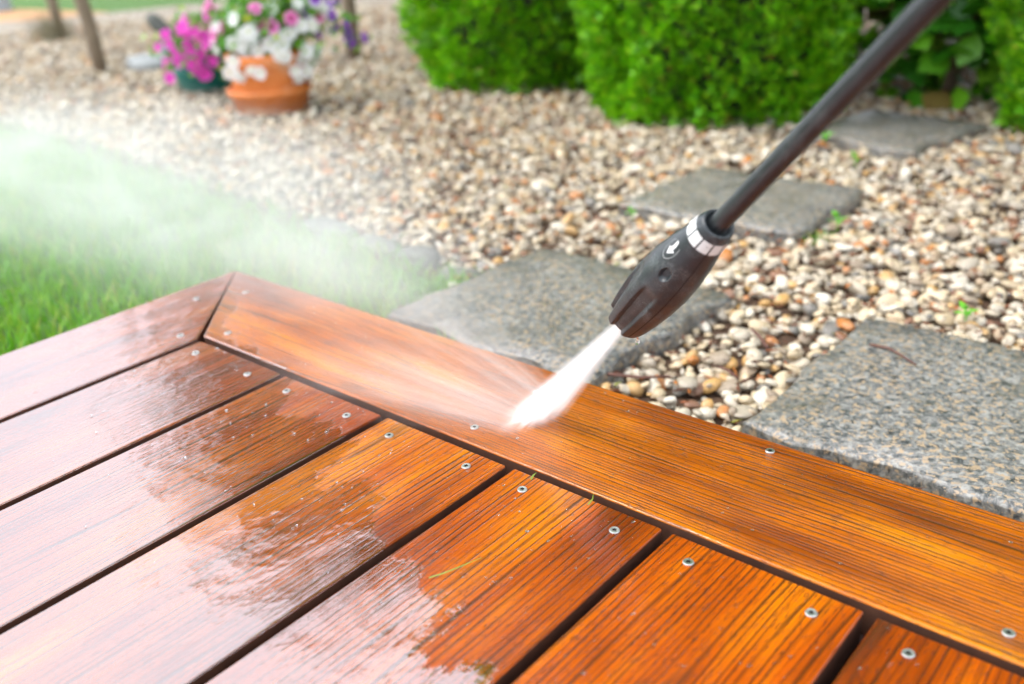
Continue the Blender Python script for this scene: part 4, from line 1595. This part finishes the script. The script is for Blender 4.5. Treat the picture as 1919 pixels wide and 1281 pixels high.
STRAW = simple('cut_grass', (0.15, 0.20, 0.02), 0.45, 0.25, 60)
strip_blade('grass_clipping', [(0.497, -0.148, 0.0012), (0.503, -0.139, 0.0022), (0.508, -0.124, 0.0020), (0.512, -0.110, 0.0014)], 0.0006, STRAW,
            'long yellow-green grass blade lying on the middle deck board', 'grass blade', 'cut grass on the deck')
strip_blade('grass_clipping', [(0.535, -0.013, 0.0014), (0.535, -0.007, 0.0030), (0.530, 0.001, 0.0020)], 0.0007, STRAW,
            'short curled grass blade stuck at the board end near the border gap', 'grass blade', 'cut grass on the deck')
strip_blade('grass_clipping', [(0.477, -0.011, 0.0010), (0.476, -0.006, 0.0022), (0.475, -0.001, 0.0012)], 0.0009, STRAW,
            'tiny grass clipping beside a screw at the board end', 'grass blade', 'cut grass on the deck')
TWIG = simple('twig_bark', (0.12, 0.05, 0.035), 0.7, 0.35, 200)


def twig(pts, r, label):
    V, F = tube(pts, [r * (1 - 0.4 * i / len(pts)) for i in range(len(pts))], 7)
    tag(link('twig', mesh_from('twig', V, F), TWIG), label, 'twig', 'fallen twigs')


twig([(0.552, 0.520, -0.0685), (0.575, 0.517, -0.066), (0.590, 0.509, -0.0665), (0.613, 0.496, -0.068)], 0.0016, 'reddish brown twig lying on the nearest stepping stone')
twig([(0.318, 0.303, -0.081), (0.345, 0.308, -0.078), (0.370, 0.320, -0.079), (0.392, 0.343, -0.081)], 0.0022, 'dark curved twig in the gravel beside the border board')
twig([(0.409, 0.508, -0.080), (0.430, 0.487, -0.077), (0.450, 0.468, -0.079)], 0.0022, 'straight dark twig in the gravel between nozzle and nearest stone')
twig([(0.418, 0.395, -0.081), (0.440, 0.388, -0.078), (0.458, 0.381, -0.081)], 0.0016, 'thin reddish twig among the pebbles near the deck')
SEED = simple('seedling_leaf', (0.12, 0.42, 0.02), 0.45, 0.2, 60)


def seedling(loc, s, label):
    root = tag(empty('seedling', loc), label, 'seedling', 'seedlings in the gravel')
    V, F = tube([(0, 0, 0), (0.1 * s, 0, 0.6 * s), (0, 0, 1.0 * s)], [0.05 * s, 0.04 * s, 0.03 * s], 6)
    link('stem', mesh_from('stem', V, F), SEED, root)
    T = [(0, 0, 0), (-0.3, 0.35, 0.08), (0, 0.4, 0.02), (0.3, 0.35, 0.08), (0, 0.95, -0.05)]
    TF = [(0, 2, 1), (0, 3, 2), (1, 2, 4), (2, 3, 4)]
    me = mesh_from('leaf', np.array(T) * s * 0.9, TF)
    me.materials.append(SEED)
    for k in range(5):
        o = link('leaf', me, None, root, (0, 0, s * (0.55 + 0.11 * k)))
        o.rotation_euler = (R(10 + 8 * k), R(random.uniform(-15, 15)), k * 2.4)


seedling((0.214, 1.315, -0.088), 0.022, 'small green seedling in the gravel between the two rear stepping stones')
seedling((0.338, 0.935, -0.088), 0.024, 'bright green seedling next to the third stepping stone')
seedling((0.610, 0.680, -0.088), 0.020, 'tiny green seedling behind the nearest stepping stone')
seedling((0.020, 0.826, -0.090), 0.016, 'little green seedling left of the third stepping stone')
seedling((0.090, 1.45, -0.092), 0.030, 'leafy green weed at the foot of the middle evergreen behind the lance')
